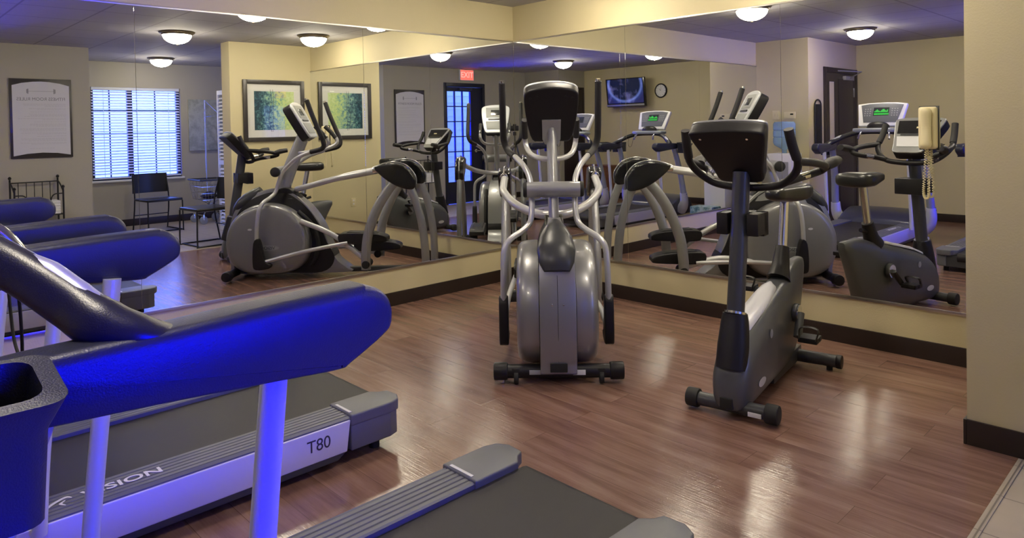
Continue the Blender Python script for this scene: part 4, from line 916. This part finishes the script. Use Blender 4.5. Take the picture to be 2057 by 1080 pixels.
b = MB(); b.bb(0, .02, -5.10, -5.03, 0, 2.09, .003); b.bb(0, .02, -6.18, -6.11, 0, 2.09, .003); b.bb(0, .02, -6.11, -5.10, 2.02, 2.09, .003); b.build('door_frame', 'darkwood', d2)
b = MB(); b.bb(0, .014, -5.20, -5.102, .01, 2.018); b.bb(0, .014, -6.108, -5.38, .01, 2.018); b.bb(0, .014, -5.38, -5.20, 1.90, 2.018); b.bb(0, .014, -5.38, -5.20, .01, .95)
l2 = b.build('door_leaf', 'darkwood', d2)
MB().bb(.001, .004, -5.38, -5.20, .95, 1.90).build('vision_panel', 'cream', l2)
for z0, z1 in ((.15, .90), (1.05, 1.95)): MB().bb(.014, .022, -6.0, -5.50, z0, z1, .006).build('raised_panel', 'darkwood', l2)
b = MB(); b.bb(.014, .06, -5.95, -5.65, 1.93, 1.985, .004); b.tube([(.06, -5.80, 1.96), (.24, -5.72, 2.03), (.03, -5.45, 2.05)], .008, sm=1); b.build('door_closer', 'silver', l2)
b = MB(); b.bb(.014, .02, -6.07, -6.03, 1.70, 1.83, .002); b.build('hinge', 'silver', l2)
b = MB(); b.cyl((.014, -5.28+.13, 1.0), (.06, -5.28+.13, 1.0), .01); b.tube([(.06, -5.15, 1.0), (.06, -5.27, 1.0)], .01, sm=1); b.build('door_handle', 'chrome', l2)
# iron wall grille
ig = thing('iron_wall_grille', 'tall arched black iron grille hanging on the wall beside the wooden door', 'wall decoration', (XJ, -4.82, 1.32))
b = MB(); ar = [(.016, -.10, -.33), (.016, -.10, .24)]+[(.016, -.10*math.cos(a), .24+.09*math.sin(a)) for a in [PI*k/8 for k in range(1, 8)]]+[(.016, .10, .24), (.016, .10, -.33)]
b.tube(ar+[ar[0]], .009, sm=1, seg=8); b.build('outer_frame', 'iron', ig)
b = MB()
for k in range(-4, 5): b.tube([(.016, k*.021, -.33), (.016, k*.021, .27)], .0045, sm=1, seg=6)
for z in (-.2, -.05, .1, .24): b.tube([(.012, -.10, z), (.012, .10, z)], .004, sm=1, seg=6)
b.build('lattice', 'iron', ig)
for z in (-.25, .2): MB().cyl((0, 0, z), (.014, 0, z), .006, seg=8).build('standoff', 'iron', ig)

# ------------------------------------------------------------------ water cooler corner
wc = thing('water_cooler', 'white water cooler with a clear blue bottle, in the nook beside the wooden door', 'water cooler', (.46, -4.39, 0))
MB().bb(-.16, .16, -.16, .16, .0, .964, .015).build('cabinet', 'white', wc)
MB().bb(-.12, .12, .155, .166, .62, .86, .006).build('dispensing_recess', 'keypad', wc)
for x, m_ in ((-.05, 'bottle'), (.05, 'red')): MB().cyl((x, .165, .82), (x, .20, .82), .012).build('tap', 'white', wc)
bt = tag(MB().lathe([(.001, .965), (.028, .965), (.028, 1.01), (.06, 1.03), (.125, 1.07), (.138, 1.10), (.138, 1.16), (.130, 1.17), (.138, 1.18), (.138, 1.25), (.130, 1.26), (.138, 1.27), (.138, 1.34), (.12, 1.37), (.001, 1.372)], seg=36).build('water_bottle', 'bottle', None, loc=(.46, -4.39, 0)), 'upturned blue water bottle standing on the white cooler', 'bottle')
th = thing('thermostat', 'beige thermostat with a small dark display above the water cooler', 'thermostat', (.46, -YL, 1.45))
MB().bb(-.075, .075, 0, .025, -.045, .045, .005).build('case', 'cream', th); MB().bb(.01, .05, .024, .027, .005, .025).build('display', 'screen', th)
sw_ = thing('light_switch', 'beige light switch plate left of the thermostat as mirrored', 'switch', (.27, -YL, 1.46))
MB().bb(-.05, .05, 0, .008, -.058, .058, .003).build('cover_plate', 'cream', sw_)
for x in (-.02, .02): MB().bb(x-.008, x+.008, .006, .014, -.016, .016, .001).build('toggle', 'cream', sw_)
pg = thing('bottled_water_pack', 'blue and white printed pack on the floor in front of the water cooler', 'package', (.50, -4.06, 0))
MB().bb(-.17, .17, -.12, .12, 0, .25, .02).build('wrapped_pack', 'package', pg)

# ------------------------------------------------------------------ tripod with camera (seen in the mirrored corner)
fd = Vector((F.x, F.y, 0)).normalized(); tx, ty = CAM.x-fd.x*.10, CAM.y-fd.y*.10
tp = thing('camera_tripod', 'black camera tripod whose reflection stands on the mirror corner seam', 'tripod', (tx, ty, 0), math.atan2(-fd.x, fd.y))
MB().cyl((0, 0, .55), (0, 0, 1.24), .013, seg=14).build('centre_column', 'graphite', tp)
for k in range(3):
    a = PI/2+PI+2*PI*k/3; MB().tube([(0.03*math.cos(a), .03*math.sin(a), 1.05), (.17*math.cos(a), .17*math.sin(a), .55), (.33*math.cos(a), .33*math.sin(a), .012)], [.016, .014, .010], sm=1, seg=12).build('leg', 'graphite', tp)
b = MB(); b.cyl((0, 0, 1.00), (0, 0, 1.08), .035); b.cyl((0, 0, 1.22), (0, 0, 1.285), .028); b.build('head', 'black', tp)
cm = thing('photo_camera', 'black camera mounted on top of the tripod', 'camera', (tx, ty, 1.285), math.atan2(-fd.x, fd.y))
b = MB(); b.box((0, -.02, .065), (.145, .075, .095), .012); b.box((0, -.02, .125), (.06, .05, .035), .01); b.build('body', 'black', cm)
MB().cyl((0, .015, .065), (0, .080, .065), .036, seg=28).build('lens_barrel', 'black', cm)

# ------------------------------------------------------------------ outdoors seen through the glass
nb = thing('neighbouring_building', 'pale sided building beyond the glass door, its window holding an added blue glow that lights the treadmills', 'building', (7.7, -5.2, -.1))
MB().bb(0, .3, -3.0, 2.7, 0, 2.9).build('siding_wall', 'siding', nb)
b = MB()
for k in range(19): b.bb(-.012, 0, -3.0, 2.7, .15*k+.1, .15*k+.112)
b.build('siding_laps', 'siding', nb)
b = MB(); b.bb(-.05, 0, .78, .90, .40, 2.12); b.bb(-.05, 0, 2.50, 2.62, .40, 2.12); b.bb(-.05, 0, .90, 2.50, 2.00, 2.12); b.bb(-.05, 0, .90, 2.50, .40, .52); b.build('window_trim', 'white', nb)
MB().bb(-.02, 0, .90, 2.50, .52, 2.00).build('added_glow_pane', 'added_blue_glow', nb)  # emissive pane added to throw blue light through the door onto the treadmills
gr = struct(MB().bb(5.44, 12, -12, -2.26, -.12, -.02).build('ground_outside', 'concrete'))
gr2 = struct(MB().bb(7.12, 12, -2.26, 6, -.12, -.02).build('ground_beyond_window', 'concrete'))
